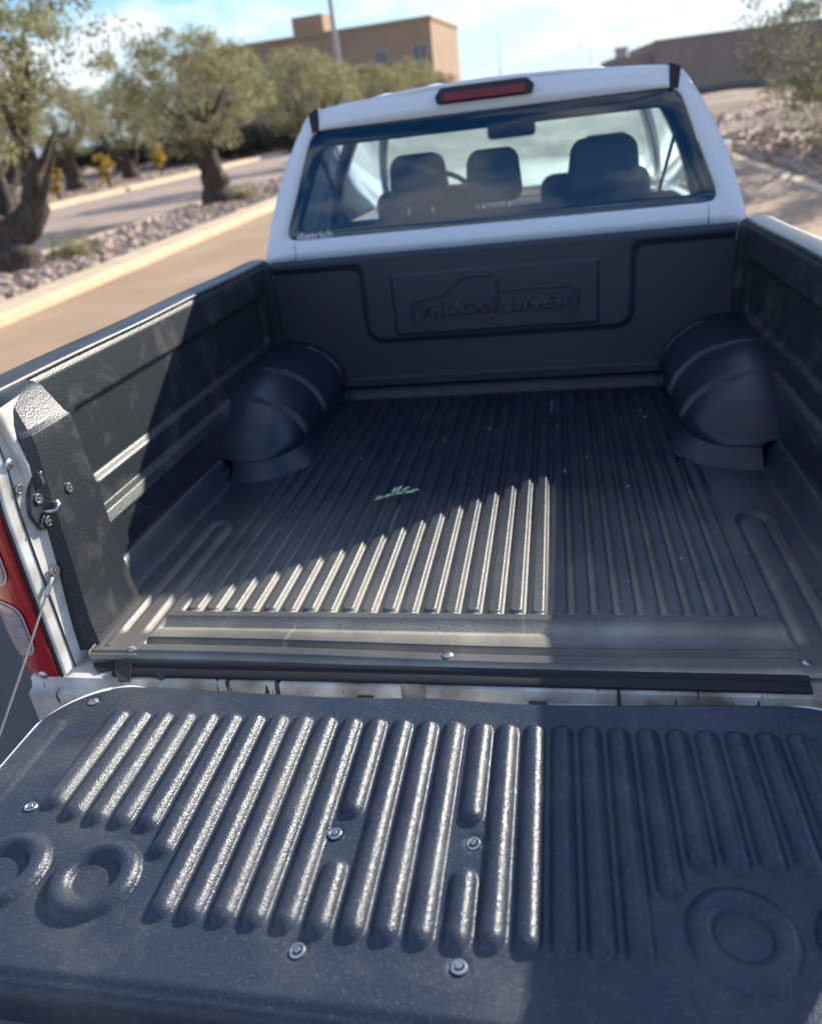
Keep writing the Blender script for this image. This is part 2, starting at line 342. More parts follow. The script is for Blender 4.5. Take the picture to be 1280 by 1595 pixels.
# ------------------------------------------------------------------ foliage
def leaf_cloud(centers, rad, per, size, asp=.36, flat=.8):
    n = len(centers)*per
    c = np.repeat(centers, per, 0); r = np.repeat(rad, per)
    d = rng.normal(size=(n, 3)); d /= np.linalg.norm(d, axis=1, keepdims=True)
    p = c+d*(r*rng.random(n)**.45)[:, None]*np.array([1, 1, flat])
    ax = rng.normal(size=(n, 3)); ax[:, 2] -= .3; ax /= np.linalg.norm(ax, axis=1, keepdims=True)
    t = rng.normal(size=(n, 3)); t -= ax*(t*ax).sum(1, keepdims=True); t /= np.linalg.norm(t, axis=1, keepdims=True)
    s = size*rng.uniform(.6, 1.3, n)[:, None]
    nrm = np.cross(ax, t)
    v = np.stack([p-ax*s*.5, p+t*s*asp*.5+nrm*s*.06, p+ax*s*.5, p-t*s*asp*.5+nrm*s*.06], 1)
    f = np.arange(n*4).reshape(n, 4)
    return v.reshape(-1, 3), f
def crown_centers(n, rx, ry, z0, z1, seed, hollow=.45, lobes=7):
    r = np.random.default_rng(seed); out = []
    L_ = r.normal(size=(lobes, 3)); L_ /= np.linalg.norm(L_, axis=1, keepdims=True)
    while len(out) < n:
        d = r.normal(size=3); d /= np.linalg.norm(d)
        k = (hollow+(1-hollow)*r.random()**.6)
        lob = .72+.36*max(0, max((L_ @ d)))**3
        p = d*k*lob
        zc = (z0+z1)/2; hz = (z1-z0)/2
        out.append((p[0]*rx, p[1]*ry, zc+p[2]*hz))
    return np.array(out)
M['olive'] = leaf_mat('olive_leaves', (.15, .155, .08), (.29, .275, .14), (.50, .45, .24), .5)
M['olive_dark'] = leaf_mat('dark_olive_leaves', (.12, .125, .08), (.20, .20, .125), (.32, .30, .19), .45)
M['yellow'] = leaf_mat('yellow_leaves', (.35, .24, .03), (.60, .42, .05), (.75, .58, .10), .4)
M['hedge'] = leaf_mat('hedge_leaves', (.05, .055, .03), (.10, .10, .055), (.17, .16, .09), .35)
M['bark'] = mat('olive_bark', (.035, .027, .022), .95, color2=(.10, .078, .06), vscale=14, bump=1, bscale=18, bump_dist=.03, stretch=(1, 1, .35))
def trunk_mesh(seed, h=.85, r=.34, spread=1.0, top=2.3):
    """squat, knotted olive bole that forks into two stout limbs"""
    rr = random.Random(seed); bm = bmesh.new()
    pts = []; rad = []
    for i in range(9):
        t = i/8; pts.append((.05*math.sin(4*t+seed), .05*math.cos(3*t+seed), h*t-.08)); rad.append(r*(1.18-.35*t+.22*max(0, t-.7)+.10*math.sin(11*t+seed))+.16*max(0, .2-t))
    add_tube(bm, pts, rad, 18)
    base = Vector(pts[-1]); a0 = rr.uniform(-.3, .3)
    for b, (a, sp_, up) in enumerate([(a0, 1.0, 1.0), (a0+PI+rr.uniform(-.3, .3), .9, .85), (a0+1.7, .55, 1.1)]):
        L_ = spread*sp_; d = Vector((math.cos(a), math.sin(a), 0)); q0 = base+Vector((0, 0, -.22)); rb = r*(.62 if b < 2 else .4)
        p = [q0, q0+d*L_*.28+Vector((0, 0, .18)), q0+d*L_*.50+Vector((0, 0, .42*up)), q0+d*L_*.62+Vector((0, .05, .85*up)), q0+d*L_*.85+Vector((0, 0, top-h))]
        add_tube(bm, p, [rb*1.1, rb, rb*.8, rb*.55, rb*.15], 10)
        for q in range(5):
            a2 = a+rr.uniform(-1.4, 1.4); s0 = p[2].lerp(p[4], q*.2); l2 = rr.uniform(.8, 1.3)
            add_tube(bm, [s0, s0+Vector((math.cos(a2)*.35, math.sin(a2)*.35, .3))*l2, s0+Vector((math.cos(a2)*.75, math.sin(a2)*.75, .85))*l2], [rb*.42, rb*.25, .012], 6)
    for v in bm.verts:
        c = v.co; k = math.sin(c.x*13+seed)*math.cos(c.y*12+seed)*math.sin(c.z*8)+.5*math.sin(c.z*17+math.atan2(c.y, c.x)*5)
        if c.z < h*1.1: v.co += Vector((c.x, c.y, 0))*.13*k
    return bm
def olive(loc, rz, scale, seed, label, n_cl=95, per=110, leaf=.095, rx=1.55, ry=1.6, z0=1.15, z1=4.1, m='olive', name='olive_tree', group='olive trees along the median', rad=(.22, .42), h=.85, tr=.36):
    root = empty(name, loc, rz); root.scale = (scale,)*3
    obj('trunk', trunk_mesh(seed, h=h, r=tr, top=z0+(z1-z0)*.45), M['bark'], root, smooth=True, sharp=80)
    c = crown_centers(n_cl, rx, ry, z0, z1, seed); rd = np.random.default_rng(seed).uniform(rad[0], rad[1], n_cl)
    v, f = leaf_cloud(c, rd, per, leaf)
    mesh_obj('crown', v, f, M[m], root, smooth=False)
    return tag(root, label, 'tree', group)
def copy_tree(o, parent=None):
    c = o.copy(); col.objects.link(c); c.parent = parent
    for ch in list(o.children): copy_tree(ch, c)
    return c
t1 = olive((-8.55, 10.5, .04), .4, 1.0, 3, 'nearest olive tree with thick forked trunk, at the left edge of the view', n_cl=240, per=95, rx=2.4, ry=2.1, z0=1.45, z1=5.6, rad=(.18, .40), tr=.42)
t2 = olive((-8.5, 19.2, .04), 1.9, 1.0, 11, 'rounded olive tree with a forked trunk, second along the median', n_cl=240, per=85, rx=2.3, ry=2.3, z0=1.25, z1=4.2, rad=(.18, .40), tr=.38)
for i, (x, y, s, a, lab) in enumerate([(-8.3, 28.6, .98, 2.6, 'third olive tree along the median, between the round one and the lamp post'),
                                    (-8.2, 37.5, 1.0, 4.1, 'fourth olive tree along the median, standing just behind the lamp post'),
                                    (-7.9, 46.5, 1.0, 5.3, 'fifth olive tree along the median, right of the lamp post above the cab'),
                                    (-7.6, 55.5, .95, .9, 'farthest olive tree of the median, in front of the tan building')]):
    c = copy_tree(t2 if i % 2 == 0 else t1); c.location = (x, y, .04); c.rotation_euler.z = a; c.scale = (s, s, s*(1 if i % 2 == 0 else .74)); c['label'] = lab
olive((7.0, 18.0, 0), .7, 1.0, 21, 'drooping grey-green olive tree at the right edge beyond the kerb', n_cl=340, per=130, rx=3.3, ry=3.0, z0=-.7, z1=5.6, m='olive_dark', group='trees right of the road', rad=(.25, .5))
for i, (x, y, s, a, lab) in enumerate([(-21.6, 28.5, 1.1, 1.0, 'pale olive tree beyond the side road, leftmost, behind the nearest trunk'),
                                    (-23.0, 36.0, 1.15, 2.2, 'pale olive tree beyond the side road, behind the yellow shrubs'),
                                    (-23.3, 42.0, 1.15, 3.7, 'pale olive tree beyond the side road, left of the round median tree'),
                                    (-25.5, 50.5, 1.25, 5.0, 'far pale olive tree beyond the side road, seen over the round median tree')]):
    c = copy_tree(t2); c.location = (x, y, 0); c.rotation_euler.z = a; c.scale = (s, s, s); c['label'] = lab; c['group'] = 'olive trees beyond the side road'
# shrubs
def bush(name, x, y, rx, h, seed, m, label, cat, group, per=120, n=30, leaf=.12):
    root = empty(name, (x, y, 0)); bm = bmesh.new()
    for k in range(4):
        a = k*1.7+seed; add_tube(bm, [(0, 0, -.05), (math.cos(a)*rx*.2, math.sin(a)*rx*.2, h*.4), (math.cos(a)*rx*.4, math.sin(a)*rx*.4, h*.75)], [.04, .03, .01], 6)
    obj('stem', bm, M['bark'], root, smooth=True)
    c = crown_centers(n, rx, rx, h*.12, h, seed); v, f = leaf_cloud(c, np.full(n, rx*.28), per, leaf)
    mesh_obj('crown', v, f, M[m], root, smooth=False)
    return tag(root, label, cat, group)
for i, (x, y, r, h, lab) in enumerate([(-19.6, 29.0, .38, 1.55, 'yellow-flowering shrub nearest the left tree, on the verge past the side road'),
                                       (-20.4, 34.5, .42, 1.6, 'yellow-flowering shrub between the other two on the far verge'),
                                       (-20.6, 40.5, .5, 1.7, 'yellow-flowering shrub closest to the round olive tree')]):
    bush('yellow_shrub', x, y, r, h, 31+i, 'yellow', lab, 'shrub', 'yellow shrubs on the far verge', per=130, n=26, leaf=.09)
HB = ['dark hedge bush at the far left end of the row under the left tree', 'dark hedge bush second from the left end of the far row', 'dark hedge bush just left of the middle yellow shrub',
      'dark hedge bush seen between the yellow shrubs', 'dark hedge bush seen right of the last yellow shrub', 'dark hedge bush behind the round olive tree trunk', 'dark hedge bush right of the round olive tree trunk', 'dark hedge bush at the right end of the far row, below the building']
for i, lab in enumerate(HB):
    x = -49+i*4.6; bush('hedge_bush', x, 57-i*.4, 2.6, 1.7+.3*math.sin(i*2.1), 50+i, 'hedge', lab, 'hedge', 'dark hedge behind the far verge', per=110, n=60, leaf=.28)
bush('field_bush', .9, 92, 2.6, 3.4, 71, 'olive_dark', 'low green bush on the horizon above the brake light', 'bush', None, n=40, leaf=.3)
for i, (x, y, r, h, lab) in enumerate([(-6.5, 96, 1.4, 3.8, 'thin bush on the horizon right of the tan building'), (-3.2, 98, 1.3, 2.9, 'small faint bush on the horizon by the thin pole')]):
    bush('horizon_bush', x, y, r, h, 80+i, 'olive_dark', lab, 'bush', 'bushes on the horizon', n=26, per=80, leaf=.3)
bush('roadside_bush', 9.4, 30.5, .9, 1.0, 77, 'olive', 'low scrubby bush on the earth beside the right tree', 'bush', None, n=24, leaf=.12)
for i, (x, y, lab) in enumerate([(-8.0, 11.6, 'thin grassy shoots at the foot of the nearest olive trunk'), (-8.0, 19.9, 'thin grassy shoots at the foot of the round olive tree')]):
    n = 260; a = rng.uniform(0, 2*PI, n); r = rng.random(n)*.42; b = np.stack([x+r*np.cos(a), y-.3+r*np.sin(a), np.full(n, .05)], -1)
    tip = b+np.stack([rng.normal(0, .12, n), rng.normal(0, .12, n), rng.uniform(.2, .6, n)], -1); wd = np.stack([np.cos(a), np.sin(a), a*0], -1)*.012
    v = np.stack([b-wd, b+wd, tip], 1).reshape(-1, 3); o = mesh_obj('grass_tuft', v, np.arange(n*3).reshape(n, 3), M['olive'], smooth=False)
    tag(o, lab, 'grass', kind='stuff')

# ------------------------------------------------------------------ buildings
M['tanwall'] = mat('tan_render', (.34, .225, .14), .9, color2=(.40, .27, .175), vscale=.5, bump=.2, bscale=20)
M['greywall'] = mat('grey_brown_render', (.27, .20, .165), .9, color2=(.32, .25, .21), vscale=.4, bump=.2, bscale=20)
M['winglass'] = mat('dark_window', (.05, .07, .10), .15, coat=.5)
M['trim'] = mat('pale_trim', (.45, .40, .36), .8)
def block(bm, x0, x1, y0, y1, z0, z1): add_box(bm, ((x0+x1)/2, (y0+y1)/2, (z0+z1)/2), (x1-x0, y1-y0, z1-z0))
tb = empty('tan_building', (-17.7, 60, 0), -.06)
bm = bmesh.new(); block(bm, -10, 9.8, 0, 11, -.1, 7.0); obj('wall', bm, M['tanwall'], tb)
bm = bmesh.new()
for a in [(-10.1, 9.9, -.1, .12, 7.0, 7.22), (-10.1, 9.9, 10.9, 11.1, 7.0, 7.22), (-10.1, -9.9, .12, 10.9, 7.0, 7.22), (9.68, 9.9, .12, 10.9, 7.0, 7.22)]: block(bm, *a)
obj('parapet', bm, M['tanwall'], tb)
bm = bmesh.new(); block(bm, -.9, 1.5, 2.0, 5.0, 6.99, 8.55); obj('roof_tower', bm, M['tanwall'], tb)
def window(root, x, z, w_, h_, yf=-.02, side=False, depth=.1):
    bm = bmesh.new(); t = .07
    for (a0, a1, c0, c1) in [(-w_/2-t, w_/2+t, h_/2, h_/2+t), (-w_/2-t, w_/2+t, -h_/2-t, -h_/2), (-w_/2-t, -w_/2, -h_/2, h_/2), (w_/2, w_/2+t, -h_/2, h_/2), (-.03, .03, -h_/2, h_/2)]:
        if side: block(bm, yf-.03, yf+.05, x+a0, x+a1, z+c0, z+c1)
        else: block(bm, x+a0, x+a1, yf-.05, yf+.03, z+c0, z+c1)
    f = obj('window', bm, M['trim'], root); bm = bmesh.new()
    if side: block(bm, yf-.03, yf+.012, x-w_/2, x+w_/2, z-h_/2, z+h_/2)
    else: block(bm, x-w_/2, x+w_/2, yf-.012, yf+.03, z-h_/2, z+h_/2)
    obj('pane', bm, M['winglass'], f)
for x, z, w_, h_ in [(8.9, 5.0, .95, 1.1), (6.1, 5.15, .75, .7), (8.9, 1.9, 1.0, 1.3), (6.1, 1.9, 1.0, 1.3), (2, 1.9, 1, 1.3), (-3, 4.9, .9, .9), (-6.5, 4.9, .9, .9)]: window(tb, x, z, w_, h_)
tag(tb, 'flat-roofed tan building with a square roof tower, behind the olive trees', 'building')
gb = empty('grey_building', (8.2, 71.5, 0), .04)
bm = bmesh.new(); block(bm, 0, 30, 0, 16, -.1, 4.25); obj('wall', bm, M['greywall'], gb)
bm = bmesh.new(); block(bm, -3.2, -.01, .6, 10, -.1, 3.45); obj('lower_wing', bm, M['greywall'], gb)
bm = bmesh.new(); block(bm, -4.4, -3.21, .9, 8, -.1, 2.9); obj('dark_annexe', bm, M['winglass'], gb)
bm = bmesh.new(); block(bm, -2.75, -1.9, 1.2, 2.4, 3.46, 4.1); block(bm, -2.9, -1.75, 1.1, 2.5, 4.1, 4.2); obj('roof_unit', bm, M['trim'], gb)
bm = bmesh.new()
for k in range(15): block(bm, k*2+.06, k*2+.12, -.03, -.002, .9, 4.2)
block(bm, -.05, 30.05, -.08, -.002, 4.2, 4.33); obj('panel_seams', bm, M['greywall'], gb)
bm = bmesh.new(); block(bm, .4, 29, -.05, -.004, -.05, .62); obj('plinth', bm, M['winglass'], gb)
tag(gb, 'long low grey-brown building with a stepped lower wing, right background', 'building')
def pole(name, x, y, h, r, label, arm=1.6, head=True, group=None):
    root = empty(name, (x, y, 0)); bm = bmesh.new(); add_tube(bm, [(0, 0, 0), (0, 0, h*.5), (0, 0, h)], [r, r*.8, r*.55], 12); obj('post', bm, M['trim'], root, smooth=True)
    if head:
        bm = bmesh.new(); add_tube(bm, [(0, 0, h-.1), (-arm*.4, 0, h+.15), (-arm, 0, h+.2)], r*.4, 8); a = obj('arm', bm, M['trim'], root, smooth=True)
        bm = bmesh.new(); add_box(bm, (-arm-.25, 0, h+.18), (.7, .28, .12), .04); obj('lamp_head', bm, M['trim'], a)
    bm = bmesh.new(); add_box(bm, (0, 0, .02), (.4, .4, .04), .01); obj('base_plate', bm, M['trim'], root)
    return tag(root, label, 'lamp post', group)
pole('lamp_post', -10.0, 40.3, 9.5, .16, 'tall pale grey lamp post rising between the olive trees', group='lamp posts')
pole('thin_post', -3.9, 69, 6.3, .05, 'thin distant pole on the horizon above the brake light', head=False)
pole('distant_lamp_post', 4.9, 110, 6.0, .06, 'very thin far lamp post left of the low grey building', group='lamp posts', arm=1.0)

# ================================================================== THE PICKUP TRUCK
truck = empty('pickup_truck'); truck.rotation_euler = (-TILT, 0, 0)
tag(truck, 'white double-cab pickup seen from behind, tailgate lowered, black ribbed bed liner', 'pickup truck')
def part(o):
    """a part built in bed coordinates (z = 0 on the bed floor): lift it to its height above the truck's base"""
    o.parent = truck; o.location = (0, 0, H0); return o
P_RIB = .042
RIBX = np.array([(i-13)*P_RIB for i in range(27)])
def bump01(d, w_, k=2.2): return np.clip(1-(np.abs(d)/w_)**k, 0, None)

# ---- bed liner: floor
def floor_h(X, Y):
    aX = np.abs(X)
    Z = np.full(X.shape, -.0100)
    # ribs, capsule shaped
    for i, rx in enumerate(RIBX):
        y0 = .004+.003*math.sin(i*3.3); y1 = 1.355
        dy = np.maximum(np.maximum((y0+.011)-Y, Y-(y1-.011)), 0)
        d = np.hypot(X-rx, dy)
        Z = np.maximum(Z, -.0100+.0110*np.clip((.0165-d)/.0066, 0, 1)**.8)
    side = smooth(.560, .572, aX)                      # plain margins beyond the ribs
    Z = Z*(1-side)+side*(-.001)
    # U-shaped channel round a tongue on either side
    cx = .634; d = np.hypot(np.maximum(np.abs(aX-cx)-.012, 0), np.maximum(Y-.375, 0))
    ring = np.abs(np.hypot(aX-cx, np.maximum(Y-.375, 0))-.026)
    g = np.clip(1-ring/.011, 0, 1)*smooth(-.09, -.05, Y)*(Y < .415)
    Z -= .0115*g**.6
    Z += .003*np.clip(1-np.abs(aX-.668)/.006, 0, 1)*(Y < .40)*(Y > -.13)
    # rear: hollow, dusty pad, groove, screw strip, groove
    rear = smooth(.010, -.004, Y)*(aX < .592)
    zz = pw(Y, [-.156, -.150, -.144, -.124, -.119, -.106, -.102, -.098, -.064, -.046, -.018, .01], [-.012, -.008, .000, .001, -.018, -.018, .002, -.002, -.006, -.0130, -.0005, -.0005])
    Z = np.where(Y < .012, Z*(1-rear)+zz*rear, Z)
    rear2 = (Y < -.146)
    Z = np.where(rear2 & (aX >= .592), -.004, Z)
    # rise into the side walls
    Z += .062*smooth(.712, .754, aX)
    Z += .0012*np.sin(X*7+1)*np.sin(Y*5)
    # rolled rear edge
    Z -= np.clip((-.150-Y), 0, None)*0
    return Z
xs = np.concatenate([np.linspace(-.765, -.575, 60)[:-1], np.linspace(-.575, .575, 560), np.linspace(.575, .765, 60)[1:]])
ys = np.concatenate([np.linspace(-.152, .03, 95)[:-1], np.linspace(.03, .43, 90)[:-1], np.linspace(.43, 1.33, 60)[:-1], np.linspace(1.33, 1.44, 22)])
X, Y = np.meshgrid(xs, ys, indexing='ij'); Z = floor_h(X, Y)
Z += .055*smooth(1.385, 1.436, Y)*(1-0*X)
X = np.sign(X)*np.minimum(np.abs(X), .765-.072*smooth(-.098, -.116, Y)); Z = np.where(Y < -.1, np.minimum(Z, .004), Z)
Yw = Y-.006*np.sin(X*4+.6)*smooth(.0, -.12, Y)          # the rear edge bows a little
# roll down over the sill
extra = []
for dy, dz in [(-.002, -.001), (-.003, -.003), (-.004, -.007), (-.004, -.010)]:
    e = np.stack([X[:, 0], Yw[:, 0]+dy, Z[:, 0]+dz], -1); extra.append(e)
P = np.concatenate([np.stack(extra[::-1], 1), np.stack([X, Yw, Z], -1)], 1)
liner = part(grid_obj('bed_liner', P, M['liner_floor'], truck, flip=False))
liner['label'] = 'black ribbed plastic bed liner, dusty towards the tail'

# ---- side wall liners
def base_x(z):    # inner wall X over height
    return pw(z, [.0, .03, .05, .150, .172, .178, .232, .40, .405, .485, .50, .506], [.742, .750, .758, .758, .768, .786, .786, .786, .786, .790, .797, .806])
def rrect(u, v, u0, u1, v0, v1, r):
    """signed distance to a rounded rectangle, negative inside"""
    cu, cv = (u0+u1)/2, (v0+v1)/2; qx = np.abs(u-cu)-(u1-u0)/2+r; qy = np.abs(v-cv)-(v1-v0)/2+r
    return np.hypot(np.maximum(qx, 0), np.maximum(qy, 0))+np.minimum(np.maximum(qx, qy), 0)-r
def wall_liner(s):
    zs = np.concatenate([np.linspace(.045, .14, 30)[:-1], np.linspace(.14, .26, 60)[:-1], np.linspace(.26, .38, 25)[:-1], np.linspace(.38, .506, 40)])
    ysw = np.concatenate([np.linspace(.02, .22, 60)[:-1], np.linspace(.22, 1.25, 110)[:-1], np.linspace(1.25, 1.44, 40)])
    Yg, Zg = np.meshgrid(ysw, zs, indexing='ij')
    d = rrect(Yg, Zg, .135, 1.33, .238, .398, .03)
    Xg = base_x(Zg)+.014*smooth(.010, -.010, d)
    d2 = rrect(Yg, Zg, .165, .60, .02, .142, .012)
    Xg += .010*smooth(.005, -.005, d2)
    Xg += .004*smooth(.004, -.004, rrect(Yg, Zg, .50, .505, .04, .14, .001))
    taper = .017*(1.39-Yg)
    Xg = Xg+(.012-taper)*.6
    Xg -= .018*smooth(1.39, 1.44, Yg)                   # rounded into the front wall
    Pg = np.stack([s*Xg, Yg, Zg], -1)
    return grid_obj('side_wall_liner', Pg, M['liner_wall'], liner, flip=(s > 0))
for s in (-1, 1): wall_liner(s)

# ---- front wall liner with moulded panel, plaque, outline and lettering
zs = np.linspace(.045, .498, 170); xs = np.linspace(-.775, .775, 420)
Xg, Zg = np.meshgrid(xs, zs, indexing='ij')
dA = rrect(Xg, Zg, -.452, .462, .196, .80, .055)
dB = .462-Zg
# smooth union with concave corners
k = .035; h_ = np.clip(.5+.5*(dB-dA)/k, 0, 1); dU = dB*(1-h_)+dA*h_-k*h_*(1-h_)
Yg = 1.440-.016*smooth(.013, -.013, dU)
dP = rrect(Xg, Zg, -.345, .350, .217, .424, .008)
Yg -= .0075*smooth(.004, -.004, dP)
Yg = Yg-.05*(1-smooth(.045, .058, Zg))
Yg += .010*smooth(.485, .498, Zg)
front = grid_obj('front_wall_liner', np.stack([Xg, Yg, Zg], -1), M['liner_front'], liner, flip=False)
YP = 1.4165
def raised_line(bm, pts, w_=.0055, h_=.0095):
    pts = [Vector((a, 0, b)) for a, b in pts]
    L_, C_, R_, T_ = [], [], [], []
    for i, p in enumerate(pts):
        d = (pts[min(i+1, len(pts)-1)]-pts[max(i-1, 0)]).normalized(); nrm = Vector((-d.z, 0, d.x))
        row = [p+nrm*w_+Vector((0, YP+.001, 0)), p+nrm*w_*.45+Vector((0, YP-h_, 0)), p-nrm*w_*.45+Vector((0, YP-h_, 0)), p-nrm*w_+Vector((0, YP+.001, 0))]
        L_.append([bm.verts.new(q) for q in row])
    for a, b in zip(L_[:-1], L_[1:]):
        for j in range(3): bm.faces.new((a[j], a[j+1], b[j+1], b[j]))
bm = bmesh.new()
raised_line(bm, [(-.252, .240), (-.272, .258), (-.281, .285), (-.281, .315), (-.270, .332), (-.235, .340), (-.175, .348), (-.150, .362), (-.112, .392), (-.092, .402), (-.06, .404), (-.004, .402)])
raised_line(bm, [(.018, .385), (.020, .35), (.018, .31), (.006, .274)])
raised_line(bm, [(.036, .347), (.12, .349), (.262, .347), (.280, .338), (.287, .318), (.283, .285), (.272, .262), (.256, .240)])
obj('moulded_outline', bm, M['liner_front'], liner, smooth=True, sharp=80)
def text_mesh(body, size, extrude, shear=0, bold=0, space=1):
    c = bpy.data.curves.new('lettering', 'FONT'); c.body = body; c.size = size; c.extrude = extrude; c.shear = shear; c.offset = bold; c.space_character = space
    c.bevel_depth = extrude*.35; c.align_x = 'LEFT'
    o = bpy.data.objects.new('lettering', c); col.objects.link(o)
    dg = bpy.context.evaluated_depsgraph_get(); me = bpy.data.meshes.new_from_object(o.evaluated_get(dg)); bpy.data.objects.remove(o)
    return me
def lettering(name, body, x0, x1, z0, h, y, ext, m, parent, shear=.3, bold=.0, yslope=0, zend=None):
    me = text_mesh(body, h*1.37, ext, shear, bold); me.materials.clear(); me.materials.append(m)
    v = np.zeros(len(me.vertices)*3); me.vertices.foreach_get('co', v); v = v.reshape(-1, 3)
    a, b = v[:, 0].min(), v[:, 0].max(); c, d = v[:, 1].min(), v[:, 1].max()
    nx = x0+(v[:, 0]-a)/(b-a)*(x1-x0); nz = z0+(v[:, 1]-c)/(d-c)*h; ny = y-v[:, 2]-yslope*(nz-z0)*-1
    me.vertices.foreach_set('co', np.stack([nx, ny, nz], -1).ravel()); me.update()
    return link(bpy.data.objects.new(name, me), parent)
lettering('raised_lettering', 'TRUCK', -.258, .004, .276, .047, YP, .0090, M['liner_front'], liner, bold=.0012)
lettering('raised_lettering', 'LINER', .032, .262, .276, .047, YP, .0090, M['liner_front'], liner, bold=.0012)

# ---- wheel arch humps
def arch(s):
    Ys = np.concatenate([.688+.17*np.linspace(0, 1, 34)**1.8, np.linspace(.86, 1.44, 230)])
    th = np.linspace(0, PI/2, 40); rows = []
    H = .208*np.sqrt(np.clip(1-((1.14-np.minimum(Ys, 1.14))/.475)**2, 0, None))
    Wd = .238*(np.clip(1-((.862-np.minimum(Ys, .862))/.175)**2, 0, 1))**.26
    Wd *= 1-.06*smooth(1.0, 1.4, Ys)
    P_ = np.zeros((len(Ys), len(th)+3, 3))
    for j, t in enumerate(th):
        rid = 1+.065*(np.exp(-((Ys-.885)/.0075)**4)+np.exp(-((Ys-1.085)/.0075)**4)+.5*np.exp(-((Ys-1.39)/.0075)**4))*float(np.clip(math.sin(min(t, 1.25)/1.25*PI)*3, 0, 1))
        rid = rid*(1+.03*smooth(.885, .895, Ys)+.025*smooth(1.085, 1.095, Ys)) if t > .05 else rid*0+1
        c = math.cos(t)**.85; sn = math.sin(t)**.95
        P_[:, j+3, 0] = (.792-Wd*c*rid); P_[:, j+3, 1] = Ys; P_[:, j+3, 2] = .04+np.maximum(H-.04, .0)*sn*rid
    base = P_[:, 3, :2].copy(); tg = np.gradient(base, axis=0); nn_ = np.stack([-tg[:, 1], tg[:, 0]], -1); nn_ /= np.linalg.norm(nn_, axis=1, keepdims=True)+1e-9
    fl = .045*smooth(1.0, .80, Ys)+.006
    for j, (o_, z_) in enumerate([(1.0, -.004), (.55, .016), (.06, .036)]):
        P_[:, j, :2] = base+nn_*(fl*o_)[:, None]; P_[:, j, 2] = z_
    P_[..., 0] *= s
    o = grid_obj('wheel_arch_liner', P_, M['liner_arch'], liner, flip=(s < 0)); o.data.set_sharp_from_angle(angle=math.radians(24)); return o
for s in (-1, 1): arch(s)

# ---- corner pillar blocks at the tail end of the walls
def corner_block(s):
    bm = bmesh.new()
    def rect(z, x_in, x_out, y0, y1): return [(x_in, y1, z), (x_in, y0, z), (x_in+.012, y0-.018, z), (max(.735, x_in+.013), y0-.018, z), (x_out, y0+.03, z), (x_out, y1+.03, z)]
    rings = []
    for z, xi, xo, y0, y1 in [(-.004, .688, .79, -.118, .050), (.05, .694, .79, -.116, .046), (.2, .697, .79, -.106, .038), (.415, .700, .79, -.096, .027), (.433, .703, .79, -.094, .025), (.442, .711, .79, -.090, .022), (.492, .742, .80, -.070, .022), (.500, .752, .80, -.060, .020)]:
        rings.append([bm.verts.new((s*a, b, c)) for a, b, c in rect(z, xi, xo, y0, y1)])
    for a, b in zip(rings[:-1], rings[1:]):
        for j in range(6):
            bm.faces.new((a[j], a[(j+1) % 6], b[(j+1) % 6], b[j]))
    bm.faces.new(rings[-1])
    o = obj('corner_block', bm, M['liner_wall'], liner, smooth=True, sharp=26)
    md = o.modifiers.new('b', 'BEVEL'); md.width = .005; md.segments = 3; md.limit_method = 'ANGLE'; md.angle_limit = math.radians(26)
    return o
for s in (-1, 1): corner_block(s)

# ---- tailgate
ZT = -.014
HWT = .697
def yf(aX): t = np.clip((aX-.555)/.142, 0, .999); return -.214-.014*np.exp(-((aX-.18)/.22)**2)-.15*(1-np.sqrt(1-t*t))
RIB_END = {0: -.505, 1: -.522, 2: -.528, 3: -.53, 4: -.532, 5: -.572}
def tail_h(X, Y):
    Z = np.zeros(X.shape)
    for i, rx in enumerate(RIBX):
        j = min(i, 26-i); y1 = -.292; y0 = RIB_END.get(j, -.660-.003*(j > 10))
        segs = [(y0, y1)]
        if i in (11, 15): segs = [(y0, -.560), (-.484, y1)]
        rxx = rx+(.002 if i == 15 else 0)
        for a, b in segs:
            dy = np.maximum(np.maximum((a+.016)-Y, Y-(b-.013)), 0)
            d = np.hypot(X-rxx, dy*np.where(Y < a+.016, .8, 1.0))
            Z = np.maximum(Z, .0122*np.clip(1-(d/.0176)**2.0, 0, 1)**.85)
    for cx in (-.545, -.407, .407, .545):
        r = np.hypot(X-cx, Y+.616); Z = np.maximum(Z, .0130*np.clip(1-(np.abs(r-.046)/.0165)**2.0, 0, 1)**.75)
        Z -= .003*smooth(.034, .02, r)
    aX = np.abs(X)
    dy = np.maximum(np.maximum(-.56-Y, Y+.335), 0); Z = np.maximum(Z, .006*np.clip(1-(np.hypot(aX-.648, dy)/.016)**2, 0, 1))
    # dished screw seats
    for sx, sy in [(-.098, -.516), (.093, -.516), (-.10, -.683), (.092, -.683), (-.58, -.506), (.58, -.506), (-.616, -.27), (.616, -.27)]:
        Z -= .002*smooth(.018, .008, np.hypot(X-sx, Y-sy))
    Z += .0012*np.sin(X*9)*np.cos(Y*11)
    return Z
us = np.concatenate([np.linspace(-1, -.84, 50)[:-1], np.linspace(-.84, .84, 620)[:-1], np.linspace(.84, 1, 50)])
vs = np.linspace(0, 1, 190)
U, V = np.meshgrid(us, vs, indexing='ij'); Xt = U*HWT; aX = np.abs(Xt)
YB = -.752
Yt = YB+(yf(aX)-YB)*V; Zt = ZT+tail_h(Xt, Yt)
edge = np.minimum(HWT-aX, (yf(aX)-Yt)*np.where(aX > .6, .8, 1)); Zt -= .010*(1-smooth(0, .014, edge))
Zt -= .006*smooth(-.735, YB, Yt)
tail = []
rim = [(-.004, -.003), (-.010, -.014), (-.013, -.035), (-.013, -.058), (-.006, -.070)]
for dy, dz in rim: tail.append(np.stack([Xt[:, 0], Yt[:, 0]+dy, Zt[:, 0]+dz], -1))
